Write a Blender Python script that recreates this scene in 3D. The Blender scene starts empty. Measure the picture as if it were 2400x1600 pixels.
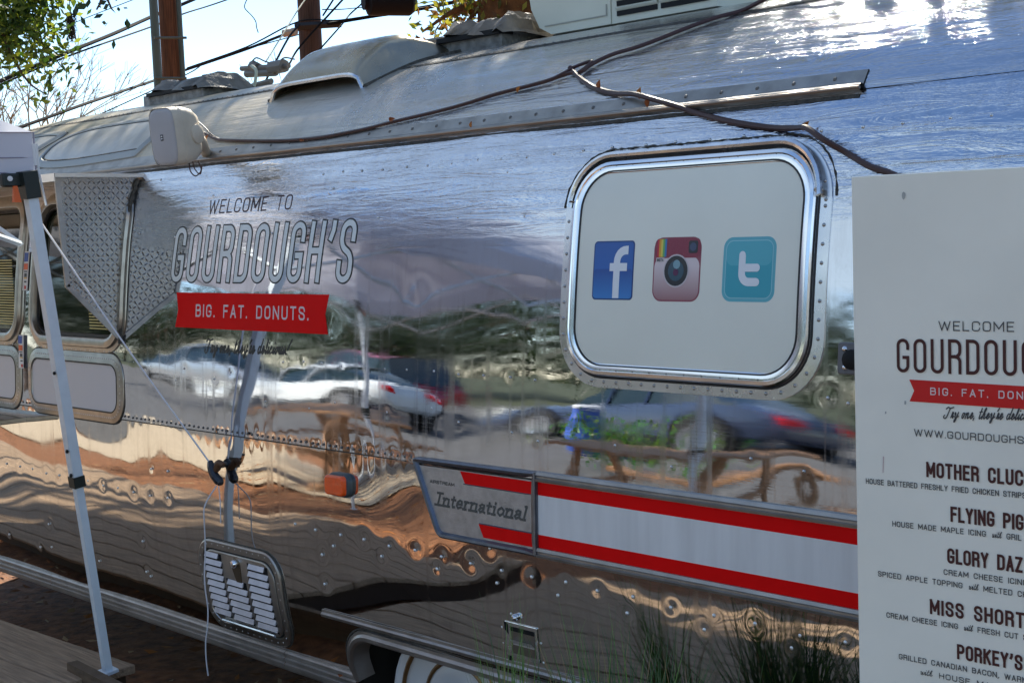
import bpy, math, random
import numpy as np
from mathutils import Vector, Matrix
random.seed(7); RNG = np.random.RandomState(11)
SC = bpy.context.scene
COL = SC.collection
R = math.radians
# ------------------------------------------------------------------ camera
YAW, PITCH, ROLL = R(46.3), R(4.5), .035
CAM = np.array([0, -2.9, 1.95])
cf = np.array([-math.sin(YAW)*math.cos(PITCH), math.cos(YAW)*math.cos(PITCH), -math.sin(PITCH)])
r0 = np.cross(cf, [0, 0, 1]); r0 /= np.linalg.norm(r0); u0 = np.cross(r0, cf)
cr = r0*math.cos(ROLL) - u0*math.sin(ROLL); cu = u0*math.cos(ROLL) + r0*math.sin(ROLL)
cd = bpy.data.cameras.new('camera'); cam = bpy.data.objects.new('camera', cd); COL.objects.link(cam)
cd.sensor_width = 36; cd.lens = 50; cd.clip_start = .05; cd.clip_end = 800
cam.matrix_world = Matrix(((cr[0], cu[0], -cf[0], CAM[0]), (cr[1], cu[1], -cf[1], CAM[1]), (cr[2], cu[2], -cf[2], CAM[2]), (0, 0, 0, 1)))
SC.camera = cam
# ------------------------------------------------------------------ world, sun, exposure
SUN = Vector((-.50, .56, .66)).normalized()
w = bpy.data.worlds.new('World'); SC.world = w; w.use_nodes = True
nt = w.node_tree; nt.nodes.clear()
out = nt.nodes.new('ShaderNodeOutputWorld'); bg = nt.nodes.new('ShaderNodeBackground'); bg.inputs[1].default_value = .105
sky = nt.nodes.new('ShaderNodeTexSky'); sky.sky_type = 'NISHITA'; sky.sun_disc = False
sky.sun_elevation = math.asin(SUN.z); sky.sun_rotation = math.atan2(SUN.x, SUN.y)
sky.air_density = .95; sky.dust_density = .0; sky.ozone_density = 3.6
tc = nt.nodes.new('ShaderNodeTexCoord'); mp = nt.nodes.new('ShaderNodeMapping'); mp.inputs['Scale'].default_value = (1.0, 1.0, 2.8)
nz = nt.nodes.new('ShaderNodeTexNoise'); nz.inputs['Scale'].default_value = 2.1; nz.inputs['Detail'].default_value = 7; nz.inputs['Roughness'].default_value = .55
rp = nt.nodes.new('ShaderNodeValToRGB'); rp.color_ramp.elements[0].position = .49; rp.color_ramp.elements[1].position = .60
rp.color_ramp.elements[1].color = (.75, .75, .75, 1)
mx = nt.nodes.new('ShaderNodeMixRGB'); mx.inputs[2].default_value = (4.1, 4.75, 5.0, 1)
L = nt.links
L.new(tc.outputs['Generated'], mp.inputs[0]); L.new(mp.outputs[0], nz.inputs[0]); L.new(nz.outputs[0], rp.inputs[0])
sx_ = nt.nodes.new('ShaderNodeSeparateXYZ'); L.new(tc.outputs['Generated'], sx_.inputs[0])
el = nt.nodes.new('ShaderNodeMapRange'); el.inputs[1].default_value = .30; el.inputs[2].default_value = .62; el.inputs[3].default_value = 1.; el.inputs[4].default_value = .50; L.new(sx_.outputs[2], el.inputs[0])
ml = nt.nodes.new('ShaderNodeMath'); ml.operation = 'MULTIPLY'; L.new(rp.outputs[0], ml.inputs[0]); L.new(el.outputs[0], ml.inputs[1]); L.new(ml.outputs[0], mx.inputs[0]); L.new(sky.outputs[0], mx.inputs[1]); L.new(mx.outputs[0], bg.inputs[0]); L.new(bg.outputs[0], out.inputs[0])
sd = bpy.data.lights.new('sun', 'SUN'); sd.energy = 5.0; sd.angle = R(.55); sd.color = (1, .93, .8)
so = bpy.data.objects.new('sun', sd); COL.objects.link(so); so.rotation_euler = SUN.to_track_quat('Z', 'Y').to_euler()
SC.view_settings.view_transform = 'Standard'; SC.view_settings.look = 'None'; SC.view_settings.gamma = 1
SC.view_settings.exposure = 1.1
try:
    SC.cycles.caustics_reflective = True; SC.cycles.blur_glossy = .6; SC.cycles.sample_clamp_indirect = 6
    SC.cycles.max_bounces = 8; SC.cycles.transparent_max_bounces = 6
except Exception: pass

# ------------------------------------------------------------------ picture crops -> rays -> points on real surfaces
CR = dict(A=(0,0,2.94), B=(800,0,2.94), C=(1600,0,2.94), D=(0,400,3.92), E=(0,750,3.92), F=(0,1150,3.36), G=(350,380,2.6133),
          H=(350,850,3.1357), I=(950,900,2.8513), J=(1300,300,2.412), K=(1950,380,2.6133), L=(1950,1000,2.6133),
          M=(450,1200,2.4758), N=(1250,1250,2.94), S=(0,0,1.))
def ray(k, x, y):
    a, b, s = CR[k]; X = a+x/s; Y = b+y/s
    d = cf + cr*(X-1200)/3333. + cu*(800-Y)/3333.
    return d/np.linalg.norm(d)
def on(k, x, y, ax, v):
    d = ray(k, x, y); return CAM + d*((v-CAM[ax])/d[ax])
def far(k, x, y, dist): return CAM + ray(k, x, y)*dist
# trailer cross section: natural cubic spline through (z, y)
PZ = [(.38,.082),(.5,.044),(.6,.023),(.75,.007),(.9,0),(1.1,.002),(1.25,.007),(1.45,.016),(1.6,.027),(1.75,.042),(1.9,.061),(2.05,.088),
      (2.17,.124),(2.27,.175),(2.38,.262),(2.48,.40),(2.565,.58),(2.626,.79),(2.663,1.02),(2.675,1.24)]
def nspline(t, v, tt):
    n = len(t); h = np.diff(t); A = np.zeros((n, n)); b = np.zeros(n); A[0,0] = A[-1,-1] = 1
    for i in range(1, n-1):
        A[i,i-1] = h[i-1]; A[i,i] = 2*(h[i-1]+h[i]); A[i,i+1] = h[i]; b[i] = 6*((v[i+1]-v[i])/h[i]-(v[i]-v[i-1])/h[i-1])
    m = np.linalg.solve(A, b); j = np.clip(np.searchsorted(t, tt)-1, 0, n-2); hh = h[j]; a = (t[j+1]-tt)/hh; c = (tt-t[j])/hh
    return a*v[j]+c*v[j+1]+((a**3-a)*m[j]+(c**3-c)*m[j+1])*hh**2/6
pz = np.array([a for a, b in PZ]); py = np.array([b for a, b in PZ])
tk = np.concatenate([[0], np.cumsum(np.hypot(np.diff(pz), np.diff(py)))]); TT = np.linspace(0, tk[-1], 1500)
TZ = nspline(tk, pz, TT); TY = nspline(tk, py, TT)
k_ = np.ones(41)/41
def smooth(a): return np.convolve(np.concatenate([np.full(20, a[0])+(np.arange(-20, 0))*(a[1]-a[0]), a, np.full(20, a[-1])+np.arange(1, 21)*(a[-1]-a[-2])]), k_, 'valid')
TZ = smooth(TZ); TY = smooth(TY)
gz = np.gradient(TZ); gy = np.gradient(TY); gl = np.hypot(gz, gy); NY = -gz/gl; NZ = gy/gl      # outward normal
UG = 0
def u_of_z(z): return float(np.interp(z, TZ, TT))
X0, X1 = -7.35, .9                      # straight part of the body, rounded ends beyond it
YC, ZC = 1.24, 1.25
def surf(s, u, off=0.):
    u = np.asarray(u, float); s = np.asarray(s, float)
    y = np.interp(u, TT, TY); z = np.interp(u, TT, TZ); ny = np.interp(u, TT, NY); nz_ = np.interp(u, TT, NZ)
    return np.stack([s+0*u, y+ny*off+0*s, z+nz_*off+0*s], -1)
def sz(s, z, off=0.): return surf(s, np.interp(z, TZ, TT), off)
def W(k, x, y):
    d = ray(k, x, y); t0, t1 = 1.5, None; t = t0
    while t < 16:
        p = CAM+d*t
        if p[2] < 2.674 and p[1] > np.interp(p[2], TZ, TY): t1 = t; break
        t0 = t; t += .02
    if t1 is None: return None
    for _ in range(22):
        m = (t0+t1)/2; p = CAM+d*m
        if p[2] < 2.674 and p[1] > np.interp(p[2], TZ, TY): t1 = m
        else: t0 = m
    p = CAM+d*t1
    return float(p[0]), float(p[2])

# ------------------------------------------------------------------ materials
MATS = {}
def mat(name, col, rough=.6, metal=0., bump=0., bscale=40, var=0., vscale=4, spec=.5, emis=None, stretch=None, alpha=1., coat=0., rvar=0., rscale=(3,3,3), trans=0.):
    if name in MATS: return MATS[name]
    m = bpy.data.materials.new(name); m.use_nodes = True; t = m.node_tree; b = t.nodes['Principled BSDF']
    b.inputs['Base Color'].default_value = (*col, 1); b.inputs['Roughness'].default_value = rough; b.inputs['Metallic'].default_value = metal
    b.inputs['Specular IOR Level'].default_value = spec; b.inputs['Coat Weight'].default_value = coat
    if trans: b.inputs['Transmission Weight'].default_value = trans
    co = t.nodes.new('ShaderNodeTexCoord')
    def noise(scale, det=5, st=None):
        mp = t.nodes.new('ShaderNodeMapping'); mp.inputs['Scale'].default_value = st or (1, 1, 1)
        n = t.nodes.new('ShaderNodeTexNoise'); n.inputs['Scale'].default_value = scale; n.inputs['Detail'].default_value = det
        t.links.new(co.outputs['Object'], mp.inputs[0]); t.links.new(mp.outputs[0], n.inputs[0]); return n
    if var:
        n = noise(vscale, 6, stretch); r = t.nodes.new('ShaderNodeMapRange'); r.inputs[1].default_value = .3; r.inputs[2].default_value = .7
        r.inputs[3].default_value = 1-var; r.inputs[4].default_value = 1+var*.6
        v = t.nodes.new('ShaderNodeVectorMath'); v.operation = 'SCALE'; v.inputs[0].default_value = col
        t.links.new(n.outputs[0], r.inputs[0]); t.links.new(r.outputs[0], v.inputs['Scale']); t.links.new(v.outputs[0], b.inputs['Base Color'])
    if rvar:
        n = noise(1, 5, rscale); r = t.nodes.new('ShaderNodeMapRange'); r.inputs[1].default_value = .35; r.inputs[2].default_value = .7
        r.inputs[3].default_value = rough; r.inputs[4].default_value = rough+rvar
        t.links.new(n.outputs[0], r.inputs[0]); t.links.new(r.outputs[0], b.inputs['Roughness'])
    if bump:
        n = noise(bscale, 4, stretch); bp = t.nodes.new('ShaderNodeBump'); bp.inputs['Strength'].default_value = bump; bp.inputs['Distance'].default_value = .02
        t.links.new(n.outputs[0], bp.inputs['Height']); t.links.new(bp.outputs[0], b.inputs['Normal'])
    if emis:
        b.inputs['Emission Color'].default_value = (*emis[:3], 1); b.inputs['Emission Strength'].default_value = emis[3]
    MATS[name] = m; return m

def skin_mat(name, base, r_lo, r_hi, streak, wisps, stain, metal=1., worn=0.):
    """polished / weathered aluminium sheet"""
    m = bpy.data.materials.new(name); m.use_nodes = True; t = m.node_tree; b = t.nodes['Principled BSDF']; K = t.links
    b.inputs['Metallic'].default_value = metal
    co = t.nodes.new('ShaderNodeTexCoord')
    def noise(st, det=6, rough=.55, dist=0):
        mp = t.nodes.new('ShaderNodeMapping'); mp.inputs['Scale'].default_value = st
        n = t.nodes.new('ShaderNodeTexNoise'); n.inputs['Scale'].default_value = 1; n.inputs['Detail'].default_value = det
        n.inputs['Roughness'].default_value = rough; n.inputs['Distortion'].default_value = dist
        K.new(co.outputs['Object'], mp.inputs[0]); K.new(mp.outputs[0], n.inputs[0]); return n.outputs[0]
    def rng(i, a, c, d, e):
        r = t.nodes.new('ShaderNodeMapRange'); K.new(i, r.inputs[0])
        for k, v in zip((1, 2, 3, 4), (a, c, d, e)): r.inputs[k].default_value = v
        return r.outputs[0]
    def math_(op, a, c):
        n = t.nodes.new('ShaderNodeMath'); n.operation = op
        for k, v in enumerate((a, c)):
            if isinstance(v, (int, float)): n.inputs[k].default_value = v
            else: K.new(v, n.inputs[k])
        return n.outputs[0]
    cloud = rng(noise((1.6, 2, 2.2), 6, .6, .5), .38, .68, 0, 1)
    drip = rng(noise((34, 10, 1.1), 5, .6), .52, .74, 0, 1)
    scr = rng(noise((9, 9, 260), 3, .5), .5, .75, 0, 1)
    ro = math_('ADD', rng(cloud, 0, 1, r_lo, r_hi), math_('MULTIPLY', drip, streak)); ro = math_('ADD', ro, math_('MULTIPLY', scr, streak*.5))
    if worn:
        sx = t.nodes.new('ShaderNodeSeparateXYZ'); K.new(co.outputs['Object'], sx.inputs[0])
        fx = math_('ADD', sx.outputs[0], math_('MULTIPLY', cloud, .8)); ro = math_('ADD', ro, rng(fx, -1.4, .9, worn, 0)); K.new(rng(fx, -1.4, .9, metal, .97), b.inputs['Metallic'])
        mw = t.nodes.new('ShaderNodeMixRGB'); mw.inputs[2].default_value = (.58, .59, .62, 1); K.new(rng(fx, -1.4, .9, 0, 1), mw.inputs[0]); late = mw
    K.new(ro, b.inputs['Roughness'])
    mixc = t.nodes.new('ShaderNodeMixRGB'); mixc.inputs[1].default_value = (*base, 1); mixc.inputs[2].default_value = (base[0]*.62, base[1]*.6, base[2]*.57, 1)
    grime = math_('MULTIPLY', math_('ADD', math_('MULTIPLY', drip, .5), rng(noise((7, 9, 5), 8, .7, 1.2), .5, .8, 0, .9)), stain)
    K.new(grime, mixc.inputs[0])
    if worn: K.new(mixc.outputs[0], late.inputs[1]); K.new(late.outputs[0], b.inputs['Base Color'])
    else: K.new(mixc.outputs[0], b.inputs['Base Color'])
    # fine ripples: long along the sheet, short across it
    wv = noise((3.2, 26, 34), 5, .62, .6); pit = noise((60, 60, 60), 3, .5)
    sep = t.nodes.new('ShaderNodeSeparateXYZ'); K.new(co.outputs['Object'], sep.inputs[0])
    zone = rng(sep.outputs[2], 1.90, 2.16, .006, 1)
    h = math_('ADD', math_('MULTIPLY', math_('MULTIPLY', wv, zone), wisps), math_('MULTIPLY', pit, .0008))
    bp = t.nodes.new('ShaderNodeBump'); bp.inputs['Strength'].default_value = 1; bp.inputs['Distance'].default_value = .01
    K.new(h, bp.inputs['Height']); K.new(bp.outputs[0], b.inputs['Normal'])
    MATS[name] = m; return m
M_WALL = skin_mat('polished aluminium sheet', (.62, .64, .69), .010, .055, .08, .75, .45)
M_LOW = skin_mat('lower aluminium sheet', (.64, .62, .60), .015, .06, .08, .03, .6)
M_ROOF = skin_mat('weathered roof aluminium', (.52, .46, .35), .06, .16, .08, .70, .8, .40, .28)
M_TRIM = mat('bright trim aluminium', (.82, .82, .83), .16, 1, rvar=.15, rscale=(12, 12, 40), var=.12, vscale=30)
M_GUT = mat('stained gutter metal', (.40, .38, .35), .38, .9, var=.25, vscale=16, rvar=.15, rscale=(9, 9, 9))
M_RAIL = mat('dull rail aluminium', (.40, .38, .36), .36, .9, var=.2, vscale=12, rvar=.15, rscale=(9, 9, 30))
M_DULL = mat('dull cast aluminium', (.50, .52, .55), .42, .9, bump=.08, bscale=160, var=.16, vscale=35)
M_RIV = mat('rivet aluminium', (.72, .72, .72), .28, 1, var=.2, vscale=9)
M_RIVD = mat('old dirty rivet', (.16, .15, .14), .5, .6)
M_RUB = mat('black rubber', (.015, .015, .017), .5)
M_PANE = mat('white panel paint', (.85, .85, .74), .30, 0, bump=.03, bscale=9, var=.05, vscale=3, coat=.2)
M_WHITE = mat('white vinyl', (.80, .80, .80), .4, var=.06, vscale=12)
M_STRIPE = mat('silver white stripe paint', (.74, .76, .77), .36, .1, var=.10, vscale=22, stretch=(1, 1, .1))
M_RED = mat('red vinyl', (.80, .001, .002), .55, var=.04, vscale=14, spec=.12)
M_DARK = mat('near black brown print', (.045, .012, .012), .5)
M_INK = mat('dark green black print', (.02, .028, .03), .45)
M_SILV = mat('pale silver letter vinyl', (.78, .82, .80), .4, .1)
M_BLACK = mat('matt black', (.012, .012, .013), .6, spec=.2)
M_GLASS = mat('dark tinted glass', (.012, .02, .012), .04, 0, spec=.8)
M_SEAL = mat('dark sealant', (.07, .065, .055), .8, bump=.5, bscale=90, var=.5, vscale=60)

# ------------------------------------------------------------------ objects
ORG = {}
def tag(o, label=None, cat=None, group=None, kind=None):
    for k, v in (('label', label), ('category', cat), ('group', group), ('kind', kind)):
        if v: o[k] = v
    return o
def empty(name, loc, label, cat, group=None):
    o = bpy.data.objects.new(name, None); COL.objects.link(o); o.location = loc; o.empty_display_size = .1; ORG[o.name] = np.array(loc, float)
    return tag(o, label, cat, group)
class MB:
    def __init__(s): s.v = []; s.f = []; s.m = []; s.n = 0; s.mi = 0
    def add(s, vs, fs):
        b = s.n; vs = np.asarray(vs, float).reshape(-1, 3); s.v.append(vs); s.n += len(vs)
        s.f += [tuple(i+b for i in f) for f in fs]; s.m += [s.mi]*len(fs); return s
    def box(s, lo, hi, rot=None, org=None):
        x0, y0, z0 = lo; x1, y1, z1 = hi
        v = np.array([(x0,y0,z0),(x1,y0,z0),(x1,y1,z0),(x0,y1,z0),(x0,y0,z1),(x1,y0,z1),(x1,y1,z1),(x0,y1,z1)], float)
        if rot is not None:
            v = v @ np.array(rot).T
        if org is not None: v = v+np.array(org)
        return s.add(v, [(0,3,2,1),(4,5,6,7),(0,1,5,4),(1,2,6,5),(2,3,7,6),(3,0,4,7)])
    def bevbox(s, lo, hi, b=.01):
        lo = np.array(lo, float); hi = np.array(hi, float); vs = []; 
        for zi, (z, i) in enumerate([(lo[2], b), (lo[2]+b, 0), (hi[2]-b, 0), (hi[2], b)]):
            x0, y0, x1, y1 = lo[0]+i, lo[1]+i, hi[0]-i, hi[1]-i
            for (x, y, dx, dy) in [(x0,y0,1,0),(x1,y0,-1,0),(x1,y0,0,1),(x1,y1,0,-1),(x1,y1,-1,0),(x0,y1,1,0),(x0,y1,0,-1),(x0,y0,0,1)]:
                vs.append((x+dx*b, y+dy*b, z))
        f = [tuple(range(7, -1, -1)), tuple(range(24, 32))]
        for r in range(3):
            for k in range(8): f.append((r*8+k, r*8+(k+1) % 8, r*8+8+(k+1) % 8, r*8+8+k))
        return s.add(vs, f)
    def tube(s, pts, rad, n=6, cap=True):
        pts = np.asarray(pts, float); m = len(pts); rad = np.full(m, rad) if np.isscalar(rad) else np.asarray(rad)
        tg = np.gradient(pts, axis=0); tg /= np.linalg.norm(tg, axis=1)[:, None]+1e-12
        up = np.array([0, 0, 1.]) if abs(tg[0][2]) < .9 else np.array([1., 0, 0]); vs = []
        for i in range(m):
            a = np.cross(tg[i], up); a /= np.linalg.norm(a)+1e-12; b = np.cross(a, tg[i]); up = b
            for k in range(n):
                q = 2*math.pi*k/n; vs.append(pts[i]+rad[i]*(a*math.cos(q)+b*math.sin(q)))
        f = [(i*n+k, i*n+(k+1) % n, (i+1)*n+(k+1) % n, (i+1)*n+k) for i in range(m-1) for k in range(n)]
        if cap: f += [tuple(range(n-1, -1, -1)), tuple(range((m-1)*n, m*n))]
        return s.add(vs, f)
    def lathe(s, prof, c, axis, n=16, cap0=True, cap1=True):
        axis = np.array(axis, float); axis /= np.linalg.norm(axis); c = np.array(c, float)
        a = np.cross(axis, [0, 0, 1] if abs(axis[2]) < .9 else [1, 0, 0]); a /= np.linalg.norm(a); b = np.cross(axis, a); vs = []
        for r, h in prof:
            for k in range(n): q = 2*math.pi*k/n; vs.append(c+axis*h+r*(a*math.cos(q)+b*math.sin(q)))
        m = len(prof)
        f = [(i*n+k, i*n+(k+1) % n, (i+1)*n+(k+1) % n, (i+1)*n+k) for i in range(m-1) for k in range(n)]
        if cap0: f.append(tuple(range(n-1, -1, -1)))
        if cap1: f.append(tuple(range((m-1)*n, m*n)))
        return s.add(vs, f)
    def build(s, name, mt, parent=None, smooth=True, org=None, ang=None):
        v = np.concatenate(s.v) if s.v else np.zeros((0, 3))
        if parent is not None: o0 = ORG[parent.name]
        elif org is not None: o0 = np.array(org, float)
        else: o0 = np.array([(v[:,0].min()+v[:,0].max())/2, (v[:,1].min()+v[:,1].max())/2, v[:,2].min()])
        me = bpy.data.meshes.new(name); me.from_pydata((v-o0).tolist(), [], s.f); 
        mats = mt if isinstance(mt, (list, tuple)) else [mt]
        for q in mats: me.materials.append(q)
        if len(mats) > 1: me.polygons.foreach_set('material_index', s.m)
        if smooth:
            me.polygons.foreach_set('use_smooth', [True]*len(me.polygons))
            try: me.set_sharp_from_angle(angle=R(ang or 38))
            except Exception: pass
        me.update()
        o = bpy.data.objects.new(name, me); COL.objects.link(o); ORG[o.name] = o0
        if parent is not None: o.parent = parent
        else: o.location = o0
        return o
def catmull(pts, n=8):
    p = np.asarray(pts, float); p = np.vstack([2*p[0]-p[1], p, 2*p[-1]-p[-2]]); o = []
    for i in range(1, len(p)-2):
        for t in np.linspace(0, 1, n, endpoint=False):
            o.append(.5*((2*p[i])+(-p[i-1]+p[i+1])*t+(2*p[i-1]-5*p[i]+4*p[i+1]-p[i+2])*t*t+(-p[i-1]+3*p[i]-3*p[i+1]+p[i+2])*t**3))
    o.append(p[-2]); return np.array(o)
# --- shapes laid on a surface: f(s, z, off) -> world
def rr(s0, s1, z0, z1, r, n=7):
    o = []
    for cx, cz, a in ((s1-r, z1-r, 0), (s0+r, z1-r, 90), (s0+r, z0+r, 180), (s1-r, z0+r, 270)):
        for k in range(n+1): q = R(a+90*k/n); o.append((cx+r*math.cos(q), cz+r*math.sin(q)))
    return densify(np.array(o), True)
def densify(p, closed, step=.04):
    o = []; n = len(p)
    for i in range(n if closed else n-1):
        a, b = p[i], p[(i+1) % n]; k = max(1, int(np.ceil(np.linalg.norm(b-a)/step)))
        for j in range(k): o.append(a+(b-a)*j/k)
    if not closed: o.append(p[-1])
    return np.array(o)
def rng_(a, b, st): return list(np.arange(a, b-st*.3, st))+[b]
def top_arc(s0, s1, z1, r, zmin, n=10):
    o = [(s0, zmin)]+[(s0+r-r*math.cos(q), z1-r+r*math.sin(q)) for q in np.linspace(0, math.pi/2, n)]+[(s1-r+r*math.sin(q), z1-r+r*math.cos(q)) for q in np.linspace(0, math.pi/2, n)]+[(s1, zmin)]
    return densify(np.array(o[::-1]), False, .04)
def sweep(mb, path, section, f=sz, closed=True):
    """section: (outward, off) pairs; outward is to the right of travel for open paths, away from the middle for ccw loops"""
    p = np.asarray(path, float); n = len(p)
    if closed: t = np.roll(p, -1, 0)-np.roll(p, 1, 0)
    else: t = np.gradient(p, axis=0)
    t /= np.linalg.norm(t, axis=1)[:, None]+1e-12; nn = np.stack([t[:,1], -t[:,0]], -1); vs = []; m = len(section)
    for a, o in section:
        q = p+nn*a; vs.append(f(q[:,0], q[:,1], o))
    vs = np.stack(vs, 1).reshape(-1, 3); fs = []
    for i in range(n if closed else n-1):
        j = (i+1) % n
        for k in range(m-1): fs.append((i*m+k, j*m+k, j*m+k+1, i*m+k+1))
    return mb.add(vs, fs)
def cap(mb, path, off, f=sz, nv=None, step=.03):
    p = np.asarray(path, float); z0, z1 = p[:,1].min(), p[:,1].max(); nv = nv or max(2, int((z1-z0)/step)+1)
    zs = set(np.linspace(z0, z1, nv+1)); zs |= set(p[:,1]); zs = sorted(zs)
    q = [zs[0]]
    for z in zs:
        if z-q[-1] > 2e-4: q.append(z)
    q[0] += 1e-6; q[-1] -= 1e-6; vs = []; n = len(p)
    for z in q:
        xs = []
        for i in range(n):
            a, b = p[i], p[(i+1) % n]
            if (a[1]-z)*(b[1]-z) <= 0 and a[1] != b[1]: xs.append(a[0]+(b[0]-a[0])*(z-a[1])/(b[1]-a[1]))
        if not xs: xs = [p[:,0].mean()]*2
        vs.append(f(min(xs), z, off)); vs.append(f(max(xs), z, off))
    fs = [(2*i, 2*i+1, 2*i+3, 2*i+2) for i in range(len(q)-1)]
    return mb.add(np.array(vs), fs)
def raised(mb, path, off0, off1, bev=.003, f=sz):
    sweep(mb, path, [(0, off0), (0, off1-bev), (-bev*.3, off1-bev*.3), (-bev, off1)], f)
    t = np.asarray(path, float); tt = np.roll(t, -1, 0)-np.roll(t, 1, 0); tt /= np.linalg.norm(tt, axis=1)[:, None]
    return cap(mb, t+np.stack([tt[:,1], -tt[:,0]], -1)*(-bev), off1, f)
def dome(mb, c, n, r, h=None, seg=8):
    h = h or r*.7
    return mb.lathe([(r, 0), (r*.86, h*.5), (r*.5, h*.87), (.0001, h)], c, n, seg, False, False)
def wn(z):
    u = u_of_z(z); return np.array([0, np.interp(u, TT, NY), np.interp(u, TT, NZ)])
def rivets_at(mb, pts, r=.004, off=0., seg=8):
    for s, z in pts: dome(mb, sz(s, z, off), wn(z), r, seg=seg)
# ------------------------------------------------------------------ lettering: centre-line strokes turned into flat ribbons
def gl(s):
    """'x,y,r x,y ...|...' strokes"""
    return [[tuple(map(float, q.split(','))) for q in st.split()] for st in s.split('|')]
G_ = {
'A': (1, '0,0 .5,1|.5,1 1,0|.17,.3 .83,.3'), 'B': (1, '0,0 0,1 .95,1,1 .95,.53,1 0,.53|.9,.53 1,.53,1 1,0,1 0,0'), 'C': (1, '1,.72 1,1,1 0,1,1 0,0,1 1,0,1 1,.28'),
'D': (1, '0,0 0,1 1,1,1 1,0,1 0,0'), 'E': (.85, '1,1 0,1 0,0 1,0|0,.52 .85,.52'), 'F': (.85, '1,1 0,1 0,0|0,.52 .85,.52'),
'G': (1, '1,.74 1,1,1 0,1,1 0,0,1 1,0,1 1,.44 .6,.44'), 'H': (1, '0,0 0,1|1,0 1,1|0,.52 1,.52'), 'I': (0, '0,0 0,1'),
'J': (.7, '1,1 1,0,1 0,0,1 0,.25'), 'K': (1, '0,0 0,1|1,1 0,.42|.35,.62 1,0'), 'L': (.8, '0,1 0,0 1,0'), 'M': (1.3, '0,0 0,1|0,1 .5,.25|.5,.25 1,1|1,1 1,0'),
'N': (1.05, '0,0 0,1|0,1 1,0|1,0 1,1'), 'O': (1, '.5,1 0,1,1 0,0,1 1,0,1 1,1,1 .5,1'), 'P': (1, '0,0 0,1 1,1,1 1,.46,1 0,.46'), 'R': (1, '0,0 0,1 1,1,1 1,.5,1 0,.5|.55,.5 1,.45,.6 1,0'),
'S': (1, '1,.72 1,1,1 0,1,1 0,.6,.8 1,.42,.8 1,0,1 0,0,1 0,.28'), 'T': (.95, '0,1 1,1|.5,1 .5,0'), 'U': (1, '0,1 0,0,1 1,0,1 1,1'), 'V': (1, '0,1 .5,0|.5,0 1,1'),
'W': (1.6, '0,1 .25,0|.25,0 .5,.95|.5,.95 .75,0|.75,0 1,1'), 'X': (1, '0,0 1,1|0,1 1,0'), 'Y': (1, '0,1 .5,.45|1,1 .5,.45|.5,.45 .5,0'), 'Z': (.9, '0,1 1,1|1,1 0,0|0,0 1,0'),
'.': (0, '0,0 0,.03'), ',': (.1, '.6,.03 -.6,-.14'), '’': (.22, '.6,1 .6,.88 0,.74'), ' ': (.7, ''), '!': (0, '0,1 0,.3|0,0 0,.04'),
}
# round geometric capitals share the table; cursive and serif lower case below (x height .55)
CUR = {
'T': (.95, '.05,.86 .3,1.02 .6,.92 1.05,1.02|.62,.93 .5,.5 .4,.1 .2,-.05 -.05,.08 .02,.26'),
'r': (.42, '0,.05 .12,.3 .2,.56 .32,.5 .5,.52 .42,.3 .45,.08 .62,.02 .8,.2'), 'y': (.6, '0,.4 .1,.53 .2,.4 .18,.15 .35,.02 .6,.2 .75,.55|.75,.55 .6,.1 .45,-.28 .25,-.36 .2,-.2 .45,0 .95,.2'),
'o': (.5, '.5,.5 .2,.48 .05,.22 .25,0 .52,.15 .58,.42 .42,.55 .6,.45 .95,.45'), 'n': (.62, '0,.0 .1,.5|.05,.25 .3,.52 .45,.48 .42,.2 .5,.0 .9,.2'),
'e': (.46, '0,.15 .4,.3 .5,.45 .3,.55 .08,.35 .1,.08 .35,.0 .85,.25'), ',': (.25, '.2,.05 .05,-.15'), 't': (.4, '.42,.95 .25,.4 .2,.08 .45,.0 .9,.2|0,.62 .75,.66'),
'h': (.6, '.3,.5 .55,.9 .42,1.0 .25,.7 .05,.0|.12,.28 .4,.53 .5,.4 .45,.1 .6,.0 .95,.2'), "'": (.2, '.3,1 .15,.75'), ' ': (.38, ''),
'd': (.6, '.5,.48 .2,.5 .02,.22 .2,.0 .5,.15 .65,.5|.85,1.05 .6,.35 .58,.05 .95,.15'), 'l': (.34, '0,.1 .5,.6 .62,.95 .42,1.0 .25,.6 .18,.12 .38,.0 .9,.2'),
'i': (.3, '0,.1 .25,.5 .18,.12 .35,.0 .9,.2|.36,.78 .4,.82'), 'c': (.45, '.5,.42 .35,.54 .08,.35 .1,.08 .35,.0 .9,.2'), 'u': (.62, '0,.2 .15,.53 .1,.15 .28,.0 .5,.2 .65,.53|.65,.53 .58,.1 .72,.0 .98,.2'),
's': (.42, '0,.05 .35,.55 .38,.5 .5,.2 .3,.0 .05,.05|.3,.02 .85,.2'), '!': (.22, '.55,1.05 .15,.32|.05,.0 .07,.03'),
'w': (.8, '0,.4 .1,.53 .15,.1 .3,.0 .5,.5|.5,.5 .5,.08 .65,.0 .9,.3 .9,.52 1.1,.5'), 'm': (.9, '0,0 .1,.5|.07,.3 .25,.52 .35,.0|.37,.3 .55,.52 .62,.05 .9,.15'),
}
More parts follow.
